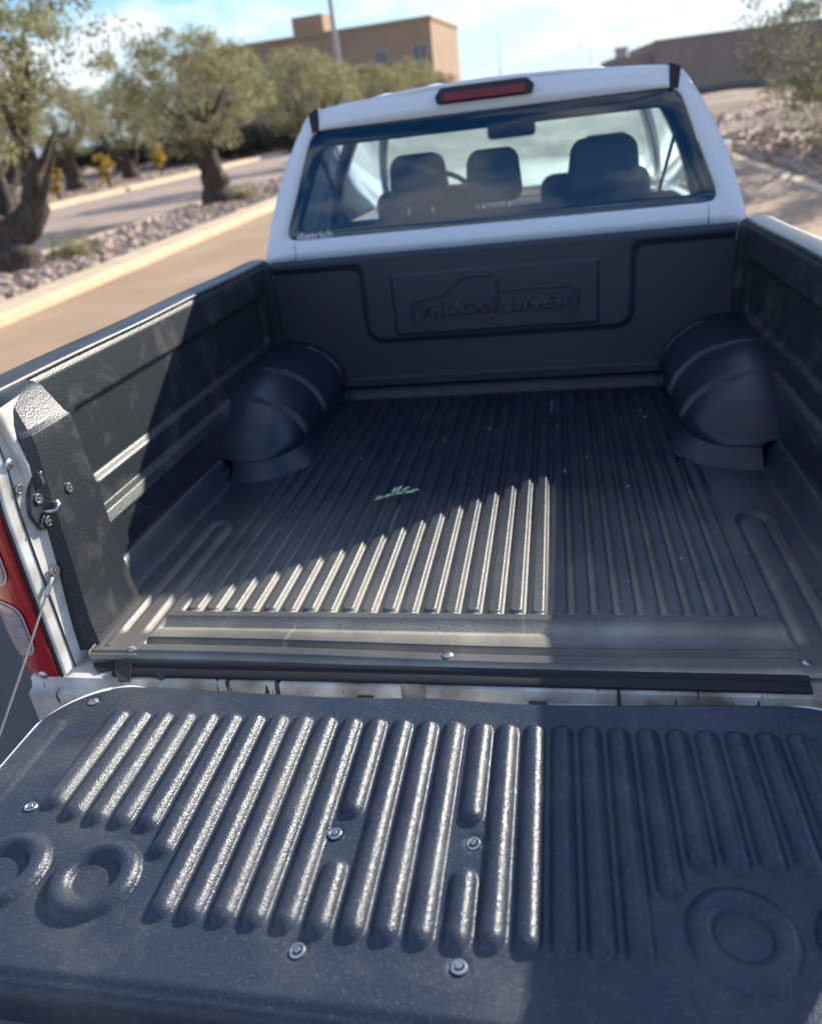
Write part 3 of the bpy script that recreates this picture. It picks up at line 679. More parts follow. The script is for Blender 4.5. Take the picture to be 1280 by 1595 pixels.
tail_front = [np.stack([Xt[:, -1], Yt[:, -1]+.001, Zt[:, -1]-.008], -1)]
P = np.concatenate([np.stack(tail[::-1], 1), np.stack([Xt, Yt, Zt], -1), np.stack(tail_front, 1)], 1)
# tailgate metal shell
a = np.linspace(-.700, .700, 121); yfs = yf(np.abs(a)*.697/.704)-.006+.011*smooth(.50, .60, np.abs(a))
bm = bmesh.new(); poly = [(x, y) for x, y in zip(a, yfs)]+[(.700, -.748), (-.700, -.748)]
add_prism(bm, poly, -.082, -.024, lambda x, y, z: (x, y, z))
tg = obj('tailgate', bm, M['paint'], truck); part(tg); tg['label'] = 'lowered tailgate, white steel shell under a ribbed black liner'
tl = grid_obj('tailgate_liner', P, M['liner_tail'], tg)
# skirts at the two ends of the tailgate liner
for s, idx in ((-1, 0), (1, -1)):
    e = P[idx]; q = np.stack([e, e+np.array([s*.003, 0, -.014]), e+np.array([s*.003, 0, -.020])], 1)
    grid_obj('liner_edge', q, M['liner_tail'], tg, flip=(s < 0))
# ---- screws
def screw_mesh(kind):
    bm = bmesh.new()
    if kind == 'ring':     # eyelet washer with a bolt in a sunk centre
        add_lathe(bm, [(.0098, 0), (.0098, .0018), (.0088, .0030), (.0072, .0032), (.0060, .0018), (.0056, -.001), (.0040, -.001), (.0040, .0042), (.0034, .005), (.0014, .005), (.0013, .0032), (0, .0032)], 24)
    else:
        add_lathe(bm, [(.0095, 0), (.0093, .0016), (.007, .0032), (.003, .0040), (.0022, .0040), (.0019, .0022), (0, .0022)], 20)
    me = bpy.data.meshes.new('screw'); bmesh.ops.recalc_face_normals(bm, faces=bm.faces); bm.to_mesh(me); bm.free(); me.materials.append(M['steel'])
    me.polygons.foreach_set('use_smooth', [True]*len(me.polygons)); me.set_sharp_from_angle(angle=math.radians(35)); return me
SR, SF = screw_mesh('ring'), screw_mesh('flat')
def screw(me, loc, parent, rot=(0, 0, 0)):
    o = bpy.data.objects.new('screw', me); col.objects.link(o); o.parent = parent; o.location = loc; o.rotation_euler = rot; return o
for x, y in [(-.098, -.516), (.093, -.516), (-.10, -.683), (.092, -.683), (-.58, -.506), (.58, -.506)]: screw(SR, (x, y, ZT-.0015), tg, (random.uniform(-.15, .15), random.uniform(-.15, .15), 0))
for x in (-.616, .616): screw(SF, (x, -.27, ZT-.0015), tg)
for x, y in [(-.612, -.131), (.012, -.134), (.603, -.133)]: screw(SF, (x, y, -.003 if abs(x) > .59 else 0.0), liner)
screw(SR, (-.6975, -.05, .31), liner, (0, PI/2, 0)); screw(SR, (.6975, -.05, .31), liner, (0, -PI/2, 0))

# ---- rubber sealing strip and white rear sill
bm = bmesh.new(); add_prism(bm, [(-.157, -.008), (-.162, -.010), (-.164, -.014), (-.180, -.016), (-.185, -.019), (-.185, -.0235), (-.150, -.0235), (-.150, -.012)], -.628, .600, lambda a_, b_, h: (h, a_+.004*math.sin(h*4+.6), b_))
seal = obj('sealing_strip', bm, M['rubber'], truck, smooth=True, sharp=30); part(seal)
for x0, y0, pts in [(-.63, -.16, [(0, 0, -.010), (.035, -.005, -.012), (.05, -.045, -.022), (.03, -.05, -.020), (.005, -.02, -.018)]), (-.685, -.158, [(0, 0, -.016), (.045, .002, -.014), (.05, -.014, -.020), (.022, -.022, -.020), (.008, -.010, -.018)]), (-.545, -.18, [(0, 0, -.018), (.03, 0, -.019), (.025, -.018, -.024), (.012, -.012, -.023)])]:
    bm = bmesh.new(); vv = [bm.verts.new((x0+a_, y0+b_, c_)) for a_, b_, c_ in pts]; bm.faces.new(vv)
    o = obj('torn_rubber_flap', bm, M['rubber'], seal); o.modifiers.new('t', 'SOLIDIFY').thickness = .003
sill_m = mat('dusty_sill_paint', (.24, .20, .15), .6, color2=(.74, .70, .62), vscale=14, detail=12)
t_ = sill_m.node_tree; p_ = t_.nodes['Principled BSDF']      # black scuff ticks in the paint
src = p_.inputs['Base Color'].links[0].from_socket
mm_ = t_.nodes.new('ShaderNodeMapping'); mm_.inputs['Scale'].default_value = (55, 9, 9); tc_ = t_.nodes.new('ShaderNodeTexCoord'); nz_ = t_.nodes.new('ShaderNodeTexNoise'); nz_.inputs['Scale'].default_value = 1; nz_.inputs['Detail'].default_value = 3
rr_ = t_.nodes.new('ShaderNodeMapRange'); rr_.inputs['From Min'].default_value = .66; rr_.inputs['From Max'].default_value = .69; mk_ = t_.nodes.new('ShaderNodeMix'); mk_.data_type = 'RGBA'; mk_.inputs['B'].default_value = (.05, .045, .04, 1)
t_.links.new(tc_.outputs['Object'], mm_.inputs[0]); t_.links.new(mm_.outputs[0], nz_.inputs['Vector']); t_.links.new(nz_.outputs['Fac'], rr_.inputs['Value']); t_.links.new(rr_.outputs[0], mk_.inputs['Factor']); t_.links.new(src, mk_.inputs['A']); t_.links.new(mk_.outputs['Result'], p_.inputs['Base Color'])
sill_obj = None
bm = bmesh.new()
prof = [(-.10, -.022), (-.194, -.025), (-.199, -.045), (-.214, -.050), (-.214, -.20), (-.10, -.20)]
for x0, x1 in [(-.80, -.066), (-.022, .300), (.305, .80)]: add_prism(bm, prof, x0, x1, lambda a_, b_, h: (h, a_, b_))
add_prism(bm, [(-.10, -.022), (-.182, -.0255), (-.182, -.20), (-.10, -.20)], -.0655, -.0225, lambda a_, b_, h: (h, a_, b_))
sill = obj('rear_sill', bm, sill_m, truck); part(sill)
bm = bmesh.new(); add_prism(bm, [(-.183, -.07), (-.213, -.07), (-.213, -.2), (-.183, -.2)], -.0655, -.0225, lambda a_, b_, h: (h, a_, b_)); obj('drain_slot', bm, M['hole'], sill)
for x in (-.13, .17, .37):
    bm = bmesh.new(); add_box(bm, (x, -.205, -.045), (.03, .010, .008), .001); obj('sill_bracket', bm, M['darksteel'], sill)
bm = bmesh.new(); add_tube(bm, [(.3025, -.12, -.024), (.3025, -.196, -.026), (.3025, -.202, -.05)], .003, 6); obj('sill_joint', bm, M['darksteel'], sill)

# ---- tail pillars (body jambs), latches, cables, lights: one set each side
def side_set(s):
    jm = M['paint_dirty']
    zsj = np.linspace(-.20, .492, 40)
    flare = lambda z: 0.008*np.sin(z*4)
    lines = [(.745, -.03), (.710, -.112), (.712, -.117), (.720, -.129), (.722, -.133), (.726, -.183), (.729, -.190), (.736, -.192)]
    P_ = np.zeros((len(lines), len(zsj), 3))
    for i, (x, y) in enumerate(lines):
        P_[i, :, 0] = s*(x+.020*smooth(.38, .49, zsj)*(i > 0)); P_[i, :, 1] = y+.02*smooth(.30, .49, zsj)*(i > 3); P_[i, :, 2] = zsj
    jamb = part(grid_obj('tail_pillar', P_, jm, truck, flip=(s < 0), solid=.004))
    # fold seam down the pillar
    bm = bmesh.new(); add_tube(bm, [(s*(.7232+.012*float(smooth(.36, .49, z))), -.162+.02*float(smooth(.30, .49, z)), z) for z in np.linspace(-.19, .48, 24)], .0020, 6)
    obj('pillar_seam', bm, M['darksteel'], jamb, smooth=True)
    # body skin of the rear corner and the bedside
    def outer(Yv, Zv):
        return .865+.055*np.clip(1-((Zv-.12)/.42)**2, -.6, 1)*1.0+.0*Yv
    Ysk = np.concatenate([np.linspace(-.068, .02, 8), np.linspace(.03, 1.455, 90)])
    nz = 30; P_ = np.zeros((len(Ysk), nz, 3))
    for i, y in enumerate(Ysk):
        cz = -.28; rr = .43; dyw = y-1.03; top = cz+math.sqrt(max(rr*rr-dyw*dyw, 0)) if abs(dyw) < rr else -.36
        zb = max(-.36, top if abs(dyw) < rr else -.36)
        if y < .1: zb = -.175
        zz = np.linspace(zb, .487, nz); P_[i, :, 2] = zz; P_[i, :, 1] = y
        P_[i, :, 0] = s*(outer(y, zz)-.02*smooth(.36, .49, zz))
    part(grid_obj('bed_side', P_, M['paint'], truck, flip=(s < 0), solid=.02))
    # path of the rear corner in plan: from the pillar edge round to the bedside
    def corner_xy(t, z):
        return .733+.170*np.sin(t*PI/2)**.95, -.190+.195*(1-np.cos(t*PI/2))+.02*smooth(.30, .49, z)
    P_ = np.zeros((16, 14, 3))
    for i, t in enumerate(np.linspace(0, 1, 16)):
        ztop = -.046-.028*t; zz = np.linspace(ztop-.085+.02*t, ztop, 14); k = (ztop-zz)/.085
        x, y = corner_xy(t, zz); P_[i, :, 0] = s*(x-.05*k**1.6*t); P_[i, :, 1] = y+.03*k**2; P_[i, :, 2] = zz
    part(grid_obj('lower_corner_panel', P_, M['paint'], truck, flip=(s < 0), solid=.004))
    P_ = np.zeros((12, 6, 3))
    for i, t in enumerate(np.linspace(0, 1, 12)):
        zz = np.linspace(.395, .488, 6); x, y = corner_xy(t, zz); P_[i, :, 0] = s*(x+.004); P_[i, :, 1] = y; P_[i, :, 2] = zz
    part(grid_obj('upper_corner_panel', P_, M['paint'], truck, flip=(s < 0), solid=.004))
    def lamp_pt(t, z, off):
        x, y = corner_xy(t, z); nx, ny = np.sin(t*PI/2)*.8, -np.cos(t*PI/2)
        bul = .006*np.sin(np.clip((z+.08)/.48, 0, 1)*PI)**.5*np.sin(np.clip(t, 0, 1)*PI/2+.25)
        return s*(x+nx*(off+bul)), y+ny*(off+bul)
    P_ = np.zeros((26, 40, 3))
    for i, t in enumerate(np.linspace(0.02, 1, 26)):
        zz = np.linspace(-.042-.030*t, .392, 40); x, y = lamp_pt(t, zz, .006*min(1, t*8)); P_[i, :, 0] = x; P_[i, :, 1] = y; P_[i, :, 2] = zz
    lamp = part(grid_obj('tail_light', P_, M['red'], truck, flip=(s < 0), solid=.006))
    def lens(z0, z1, t0, t1, name='lens'):   # rounded window of clear plastic with a rim
        for nm, mt, off, g in ((name+'_rim', M['chrome2'], .0078, 0), (name, M['clear_lens'], .0096, .007)):
            na, nr = 48, 7; V_ = []; F_ = []
            tc0, tc1, zc0, zc1 = t0+g*3, t1-g*3, z0+g, z1-g
            for rI in range(nr):
                k = 1-rI/(nr-1)*.999
                for q in range(na):
                    an = 2*PI*q/na; c_, s_ = math.cos(an), math.sin(an); e = .42
                    t = (tc0+tc1)/2+(tc1-tc0)/2*k*math.copysign(abs(c_)**e, c_); z = (zc0+zc1)/2+(zc1-zc0)/2*k*math.copysign(abs(s_)**e, s_)
                    z -= .03*(t-.4)
                    x, y = lamp_pt(max(t, 0.), z, off); V_.append((float(x), float(y), z))
            for rI in range(nr-1):
                for q in range(na):
                    a_, b_ = rI*na+q, rI*na+(q+1) % na; F_.append((a_, b_, b_+na, a_+na))
            mesh_obj(nm, V_, F_, mt, lamp)
    lens(.012, .138, .10, .86); lens(.168, .300, .10, .86); lens(.325, .375, .14, .84)
    x, y = lamp_pt(.13, -.022, .006); screw(SF, (float(x), float(y), -.022), lamp, (PI/2, 0, 0))
    # black gap line between lamp and pillar
    bm = bmesh.new(); add_tube(bm, [(s*.7325, -.1915+.02*float(smooth(.30, .49, z)), z) for z in np.linspace(-.05, .395, 30)], .0032, 6)
    obj('lamp_gasket', bm, M['rubber'], lamp, smooth=True)
    # striker latch on the inner face of the pillar
    bm = bmesh.new(); add_prism(bm, round_poly([(-.135, .262), (-.150, .300), (-.140, .330), (-.112, .372), (-.098, .350), (-.098, .262)], .006, 3).tolist(), .7105, .7195, lambda a_, b_, h: (s*h, a_, b_)); la = part(obj('latch', bm, M['darksteel'], truck))
    bm = bmesh.new(); add_tube(bm, [(s*.716, -.104, .306), (s*.700, -.104, .306), (s*.690, -.103, .306), (s*.687, -.104, .302), (s*.687, -.114, .296), (s*.692, -.118, .295), (s*.716, -.120, .295)], .0036, 8); obj('striker_loop', bm, M['steel'], la, smooth=True)
    bm = bmesh.new(); add_box(bm, (s*.706, -.106, .356), (.014, .006, .026), .002); obj('latch_tab', bm, M['steel'], la)
    for yy_, zz_ in ((-.124, .322), (-.118, .274)): screw(SR, (s*.709, yy_, zz_), la, (0, -s*PI/2, 0))
    screw(SR, (s*.7200, -.148, .352), la, (0, -s*PI/2, 0)); screw(SF, (s*.7205, -.150, .402), la, (0, -s*PI/2, 0))
    # tailgate cable
    top = Vector((s*.714, -.140, .180)); end = Vector((s*.714, -.452, -.035))
    d = (end-top)
    bm = bmesh.new(); add_tube(bm, [top+d*.10, top+d*.5+Vector((0, 0, -.002)), top+d*.92], .0021, 8); cb = part(obj('tailgate_cable', bm, M['cable'], truck, smooth=True))
    bm = bmesh.new(); add_tube(bm, [top+d*.035, top+d*.05, top+d*.125, top+d*.135], [.003, .0050, .0050, .003], 10)
    Mx = Matrix.Translation(top) @ Matrix.Rotation(-s*PI/2, 4, 'Y'); add_lathe(bm, [(.006, -.001), (.0115, -.001), (.0115, .003), (.006, .003), (.006, -.001)], 18, Mx); obj('cable_ferrule', bm, M['steel'], cb, smooth=True)
    bm = bmesh.new(); add_tube(bm, [top+d*.82, top+d*.84, top+d*.97, top+d], [.003, .0055, .0055, .006], 10); obj('cable_end', bm, M['steel'], cb, smooth=True)
    screw(SR, top+Vector((s*.001, 0, 0)), cb, (0, -s*PI/2, 0))
    # cap over the top of the bed wall
    ysr = np.concatenate([np.linspace(-.170, 0, 16)[:-1], np.linspace(0, 1.455, 60)]); pr = [(-.004, .497), (.004, .5045), (.016, .507), (.05, .506), (.072, .501), (.084, .490), (.086, .475)]
    P_ = np.zeros((len(ysr), len(pr), 3))
    for j, (x, z) in enumerate(pr): P_[:, j, 0] = s*(.795+.6*(.012-.017*(1.39-ysr))+x-(.046 if j < 3 else .075)*smooth(-.03, -.165, ysr)**(1.0 if j < 3 else 1.5)); P_[:, j, 1] = ysr; P_[:, j, 2] = z+.001*np.sin(ysr*9)
    part(grid_obj('rail_cap', P_, M['cap'], truck, flip=(s < 0), solid=.004))
M['chrome2'] = mat('pale_rim', (.55, .40, .42), .25, coat=.6)
for s in (-1, 1): side_set(s)

# ---- bed underside, bumper, chassis
bm = bmesh.new(); add_box(bm, (0, .62, -.10), (1.56, 1.55, .10), .01); part(obj('bed_underside', bm, M['darksteel'], truck))
bm = bmesh.new(); add_box(bm, (0, 2.3, -.36), (.9, 5.0, .16), .02); part(obj('chassis_frame', bm, M['darksteel'], truck))
bm = bmesh.new(); add_box(bm, (0, -.165, -.30), (1.30, .12, .15), .03); 
for s in (-1, 1): add_box(bm, (s*.76, -.135, -.30), (.24, .16, .17), .04, Matrix.Rotation(s*.25, 3, 'Z'))
bp = part(obj('rear_bumper', bm, M['black'], truck, smooth=True)); bm = bmesh.new(); add_box(bm, (0, -.232, -.345), (.52, .01, .11), .003); obj('number_plate', bm, M['decal'], bp)

# ---- cab: rear panel, window, brake lamp, roof
YC = lambda z: 1.500+(np.asarray(z, float)-.5)*.265
OUT = [(.822, .486), (.812, .53), (.795, .59), (.768, .67), (.735, .75), (.697, .826), (.663, .884), (.640, .925), (.615, .953), (.580, .967), (.50, .976), (.30, .988), (.15, .997), (0, 1.0)]
def resample(pts, n):
    pts = np.array(pts, float); d = np.r_[0, np.cumsum(np.linalg.norm(np.diff(pts, axis=0), axis=1))]; t = np.linspace(0, d[-1], n)
    return np.stack([np.interp(t, d, pts[:, 0]), np.interp(t, d, pts[:, 1])], -1)
outl = np.concatenate([np.array(OUT)*[1, 1], (np.array(OUT)[::-1][1:])*[-1, 1]])      # right bottom -> top -> left bottom
WIN = [(.735, .556), (.606, .902), (-.606, .902), (-.735, .556)]
CLR = [(.678, .584), (.566, .848), (-.566, .848), (-.678, .584)]
def ang_sample(poly, n, c=(0, .72)):
    """resample a closed outline at equal angles about c (aspect squeezed)"""
    poly = np.array(poly); q = np.concatenate([poly, poly[:1]])
    out_ = []
    for k in range(n):
        an = 2*PI*k/n; dx, dz = math.cos(an), math.sin(an)*.28
        best = None
        for a_, b_ in zip(q[:-1], q[1:]):
            e = b_-a_; den = dx*e[1]-dz*e[0]
            if abs(den) < 1e-12: continue
            t = ((a_[0]-c[0])*e[1]-(a_[1]-c[1])*e[0])/den; u = ((a_[0]-c[0])*dz-(a_[1]-c[1])*dx)/den
            u = ((a_[0]-c[0])*dz-(a_[1]-c[1])*dx)/den
            if t > 0 and -1e-9 <= u <= 1+1e-9 and (best is None or t > best): best = t
        out_.append((c[0]+dx*best, c[1]+dz*best))
    return np.array(out_)
NR = 240
ro = ang_sample(outl, NR); rw_ = ang_sample(round_poly(WIN, .045), NR); rc_ = ang_sample(round_poly(CLR, .035), NR)
def ring_obj(name, rings, m, parent, yoff, flip=False, solid=0):
    k = len(rings); P_ = np.zeros((k, NR+1, 3))
    for i, (r_, yo) in enumerate(zip(rings, yoff)):
        rr = np.concatenate([r_, r_[:1]]); P_[i, :, 0] = rr[:, 0]; P_[i, :, 2] = rr[:, 1]; P_[i, :, 1] = YC(rr[:, 1])+yo
    return grid_obj(name, P_, m, parent, flip=flip, solid=solid)
lerp = lambda a_, b_, t: a_*(1-t)+b_*t
rear = part(ring_obj('cab_rear_panel', [ro*.999, lerp(ro, rw_, .10), lerp(ro, rw_, .5), lerp(ro, rw_, .97), rw_], M['paint'], truck, [.012, .000, -.004, -.004, .006]))
for s in (-1, 1):       # black roof ditch ends
    bm = bmesh.new()
    pts = [(.578, .897), (.604, .897), (.612, .958), (.578, .972)]
    lo = [bm.verts.new((s*x, float(YC(z))-.007, z)) for x, z in pts]; hi = [bm.verts.new((s*x, float(YC(z))+.03, z)) for x, z in pts]
    bm.faces.new(lo); bm.faces.new(hi[::-1])
    for j in range(4): bm.faces.new((lo[j], lo[(j+1) % 4], hi[(j+1) % 4], hi[j]))
    obj('roof_ditch_cover', bm, M['rubber'], rear)
rg = part(ring_obj('rear_window', [rw_*[.999, 1], lerp(rw_, rc_, .5), rc_], M['frit'], truck, [.006, .004, .004]))
rg['label'] = 'rear window with a wide black border'
V_ = [(0, float(YC(.72))+.004, .72)]+[(x, float(YC(z))+.004, z) for x, z in rc_]
mesh_obj('glass_pane', V_, [(0, i+1, (i+1) % NR+1) for i in range(NR)], M['glass'], rg, smooth=True)
lettering('glass_lettering', 'dietrich', -.690, -.560, .559, .0215, float(YC(.56))+.0005, .0003, M['decal'], rg, shear=0, bold=0, yslope=.265)
for s in (-1, 1):       # panel seam below the window corners
    bm = bmesh.new(); add_tube(bm, [(s*.700, float(YC(z))-.0035, z) for z in np.linspace(.49, .553, 6)], .0012, 6); obj('panel_seam', bm, M['rubber'], rear)
# third brake lamp
bm = bmesh.new()
add_prism(bm, round_poly([(.150, .933), (.158, .962), (.135, .983), (-.150, .983), (-.168, .958), (-.160, .933)], .008, 4).tolist(), 0, 1, lambda a_, b_, h: (a_, float(YC(b_))-.026+.05*h+.02*smooth(.95, .985, b_), b_))
bl = part(obj('brake_light', bm, M['black'], truck, smooth=True, sharp=30))
bm = bmesh.new(); add_prism(bm, round_poly([(.128, .941), (.128, .966), (-.138, .966), (-.138, .941)], .006, 4).tolist(), 0, 1, lambda a_, b_, h: (a_, float(YC(b_))-.030+.02*h, b_)); obj('brake_lens', bm, M['brake'], bl, smooth=True, sharp=30)
# roof
xr = np.linspace(-.60, .60, 61); yr = np.linspace(1.625, 3.12, 60); Xr, Yr = np.meshgrid(xr, yr, indexing='ij')
Zr = .985-.05*np.clip(np.abs(Xr)/.62, 0, 1)**2.6+.012*np.sin((Yr-1.62)/1.5*PI)-.028*smooth(1.70, 1.62, Yr)*0-.05*smooth(2.8, 3.15, Yr)**2
for k in range(5):
    cx = -.36+k*.18; Zr += .008*smooth(.035, .012, np.abs(Xr-cx))*smooth(1.66, 1.74, Yr)*smooth(2.9, 2.75, Yr)
Zr = np.maximum(Zr, 0)+.012
Zr[:, 0] -= .004
part(grid_obj('roof', np.stack([Xr, Yr, Zr], -1), M['paint'], truck, flip=False, solid=.012))
part(grid_obj('headliner', np.stack([Xr*.98, Yr, Zr-.05], -1), M['headliner'], truck, flip=True, solid=.006))
# cab sides: X over height follows the rear outline
OZ = np.array([p[1] for p in OUT[:10]]); OX = np.array([p[0] for p in OUT[:10]])
def side_x(z): return float(np.interp(z, np.r_[-.4, 0, .3, .42, OZ], np.r_[.86, .915, .90, .86, OX]))
def side_panel(name, poly, m, s, solid=.03, parent=None, nrow=8, inset=0):
    """(y, z) quad list -> strip following the body side"""
    (ya0, za), (yb0, _), (yb1, zb), (ya1, _) = poly
    P_ = np.zeros((2, nrow, 3))
    for j, t in enumerate(np.linspace(0, 1, nrow)):
        z = za+(zb-za)*t
        P_[0, j] = (s*(side_x(z)-inset), ya0+(ya1-ya0)*t, z); P_[1, j] = (s*(side_x(z)-inset), yb0+(yb1-yb0)*t, z)
    o = grid_obj(name, P_, m, parent or truck, flip=(s < 0), solid=solid)
    return o if parent else part(o)
for s in (-1, 1):
    cp = side_panel('rear_pillar', [(1.505, .486), (1.66, .486), (1.93, .965), (1.62, .965)], M['paint'], s)
    side_panel('cant_rail', [(1.62, .905), (3.02, .905), (3.0, .967), (1.62, .967)], M['paint'], s)
    side_panel('middle_pillar', [(2.36, .486), (2.47, .486), (2.45, .93), (2.36, .93)], M['black'], s)
    side_panel('windscreen_pillar', [(3.78, .486), (3.92, .486), (3.08, .95), (2.96, .95)], M['paint'], s)
    for nm, q in (('side_window', [(1.66, .50), (2.36, .50), (2.36, .905), (1.90, .905)]), ('side_window', [(2.47, .50), (3.77, .50), (3.04, .905), (2.45, .905)])):
        side_panel(nm, q, M['glass_side'], s, solid=0, inset=.012)
    # doors and wings
    for nm, y0, y1 in (('rear_door', 1.50, 2.415), ('front_door', 2.425, 3.60)):
        zz = np.linspace(-.36, .486, 24); P_ = np.zeros((12, 24, 3))
        for i, y in enumerate(np.linspace(y0, y1, 12)): P_[i, :, 0] = [s*side_x(z) for z in zz]; P_[i, :, 1] = y; P_[i, :, 2] = zz
        dr = part(grid_obj(nm, P_, M['paint'], truck, flip=(s < 0), solid=.05))
        bm = bmesh.new(); add_box(bm, (s*.925, y0+.16, .30), (.03, .2, .03), .01); obj('door_handle', bm, M['black'], dr)
    Ysk = np.linspace(3.61, 5.0, 70); P_ = np.zeros((70, 24, 3))
    for i, y in enumerate(Ysk):
        dyw = y-4.24; top = -.31+math.sqrt(max(.43**2-dyw*dyw, 0)) if abs(dyw) < .43 else -.40
        zz = np.linspace(max(-.40, top), .42-.16*((y-3.6)/1.4)**2, 24); P_[i, :, 0] = [s*(side_x(z)-.12*max(0, (y-4.7)/.3)**2) for z in zz]; P_[i, :, 1] = y; P_[i, :, 2] = zz
    part(grid_obj('front_wing', P_, M['paint'], truck, flip=(s < 0), solid=.03))
    bm = bmesh.new(); add_box(bm, (s*1.08, 3.62, .56), (.20, .10, .22), .04); add_tube(bm, [(s*.84, 3.66, .50), (s*1.0, 3.63, .52)], .025, 8); dm = part(obj('door_mirror', bm, M['black'], truck, smooth=True))
    bm = bmesh.new(); add_box(bm, (s*1.08, 3.568, .56), (.17, .006, .20), .002); obj('mirror_glass', bm, M['mirror'], dm)
    # wheels
    for nm, yw in (('rear', 1.03), ('front', 4.24)):
        zc = -.8764+.037*yw+.375; Mx = Matrix.Translation((s*.80, yw, zc)) @ Matrix.Rotation(s*PI/2, 4, 'Y')
        bm = bmesh.new(); add_lathe(bm, [(.24, -.11), (.33, -.125), (.365, -.11), (.373, -.08), (.375, 0), (.373, .08), (.365, .11), (.33, .125), (.24, .11), (.24, -.11)], 40, Mx)
        wh = part(obj('wheel', bm, M['tyre'], truck, smooth=True))
        bm = bmesh.new(); add_lathe(bm, [(.24, -.10), (.24, .10), (.215, .09), (.19, .05), (.09, .06), (.06, .085), (0, .085)], 30, Mx)
        for k in range(6):
            a_ = k*PI/3; add_box(bm, Mx @ Vector((math.cos(a_)*.14, math.sin(a_)*.14, .07)), (.03, .05, .05), .005)
        obj('rim', bm, M['steel'], wh, smooth=True)
# bonnet, windscreen, dash, front
xh = np.linspace(-.80, .80, 33); yh = np.linspace(3.72, 5.02, 30); Xh, Yh = np.meshgrid(xh, yh, indexing='ij')
Zh = .50-.06*(np.abs(Xh)/.8)**3-.17*((Yh-3.72)/1.3)**1.8+.022*smooth(.62, .45, np.abs(Xh))
part(grid_obj('bonnet', np.stack([Xh, Yh, Zh], -1), M['paint'], truck, flip=False, solid=.02))
xw = np.linspace(-1, 1, 25); tw = np.linspace(0, 1, 14); P_ = np.zeros((25, 14, 3))
for j, t in enumerate(tw):
    z = .50+.44*t; P_[:, j, 0] = xw*(side_x(z)-.03); P_[:, j, 1] = 3.86-.80*t+.06*(1-xw**2); P_[:, j, 2] = z+.012*(1-xw**2)*t
part(grid_obj('windscreen', P_, M['windscreen'], truck, flip=True))
bm = bmesh.new(); add_box(bm, (0, 5.03, -.02), (1.30, .06, .34), .03); gr_ = part(obj('grille', bm, M['black'], truck, smooth=True))
bm = bmesh.new()
for k in range(3): add_box(bm, (0, 5.07, -.10+k*.1), (1.1, .03, .03), .008)
obj('grille_bar', bm, M['chrome'], gr_)
bm = bmesh.new(); add_box(bm, (0, 5.06, -.32), (1.70, .16, .26), .06); part(obj('front_bumper', bm, M['paint'], truck, smooth=True))
for s in (-1, 1):
    bm = bmesh.new(); add_box(bm, (s*.73, 4.98, .08), (.20, .14, .16), .04); part(obj('headlight', bm, M['clear_lens'], truck, smooth=True))
bm = bmesh.new(); add_box(bm, (0, 3.55, .33), (1.5, .50, .28), .06); add_box(bm, (-.38, 3.36, .45), (.42, .24, .12), .04); dash = part(obj('dashboard', bm, M['interior'], truck, smooth=True))
bm = bmesh.new(); add_box(bm, (0, 2.65, -.22), (1.62, 2.2, .06)); add_box(bm, (0, 3.80, .05), (1.6, .06, .6)); add_box(bm, (0, 1.575, .12), (1.56, .05, .70)); part(obj('cab_floor', bm, M['interior'], truck))
bm = bmesh.new(); Mx = Matrix.Translation((-.38, 3.08, .50)) @ Matrix.Rotation(-1.15, 4, 'X')
pts = [Mx @ Vector((.19*math.cos(a_), .19*math.sin(a_), 0)) for a_ in np.linspace(0, 2*PI, 33)]; add_tube(bm, pts, .014, 8, cap=False)
add_tube(bm, [Mx @ Vector((-.18, 0, 0)), Mx @ Vector((0, -.02, .02)), Mx @ Vector((.18, 0, 0))], .018, 8); add_tube(bm, [Mx @ Vector((0, 0, .02)), Mx @ Vector((0, -.05, -.35))], [.05, .03], 8)
part(obj('steering_wheel', bm, M['black'], truck, smooth=True))
bm = bmesh.new(); add_box(bm, (.0, 3.22, .835), (.25, .03, .075), .02); add_tube(bm, [(0, 3.23, .85), (0, 3.20, .93)], .012, 8); part(obj('rear_view_mirror', bm, M['black'], truck, smooth=True))
for s in (-1, 1):
    bm = bmesh.new(); add_box(bm, (s*.34, 3.02, .915), (.42, .17, .025), .01, Matrix.Rotation(.25, 3, 'X')); part(obj('sun_visor', bm, M['headliner'], truck, smooth=True))
# seats
def soft_box(bm, c, sz, bev, rx=0): add_box(bm, c, sz, bev, Matrix.Rotation(rx, 3, 'X'), 4)
def headrest(parent, x, y, z, w_, h_, post=.09):
    bm = bmesh.new(); soft_box(bm, (x, y, z), (w_, .11, h_), .042, .12)
    for v in bm.verts: v.co.x = x+(v.co.x-x)*(1-.16*max(0, (v.co.z-z)/(h_/2)))
    hr = obj('headrest', bm, M['seat'], parent, smooth=True, sharp=70)
    return hr
def posts(parent, x, y, z, g):
    for k in (-1, 1):
        bm = bmesh.new(); add_tube(bm, [(x+k*g, y, z-.09), (x+k*g, y, z+.04)], .006, 8); obj('headrest_post', bm, M['chrome'], parent, smooth=True)
bm = bmesh.new(); soft_box(bm, (0, 1.86, .27), (1.34, .14, .62), .05, .2); soft_box(bm, (0, 2.12, .02), (1.34, .5, .16), .06)
rs = part(obj('rear_bench', bm, M['seat'], truck, smooth=True, sharp=70))
for x, w_, zt_ in [(-.305, .225, .695), (-.012, .215, .684), (.395, .265, .682)]:
    headrest(rs, x, 1.935, zt_, w_, .19); posts(rs, x, 1.915, zt_-.10, .048)
for s, xx_ in ((-1, -.40), (1, .40)):
    bm = bmesh.new(); soft_box(bm, (xx_, 2.78, .30), (.50, .15, .66), .06, .22); soft_box(bm, (xx_, 3.02, .02), (.50, .52, .18), .06)
    fs = part(obj('front_seat', bm, M['seat'], truck, smooth=True, sharp=70)); headrest(fs, xx_+(.06 if s > 0 else -.04), 2.90, .675, .26, .19)
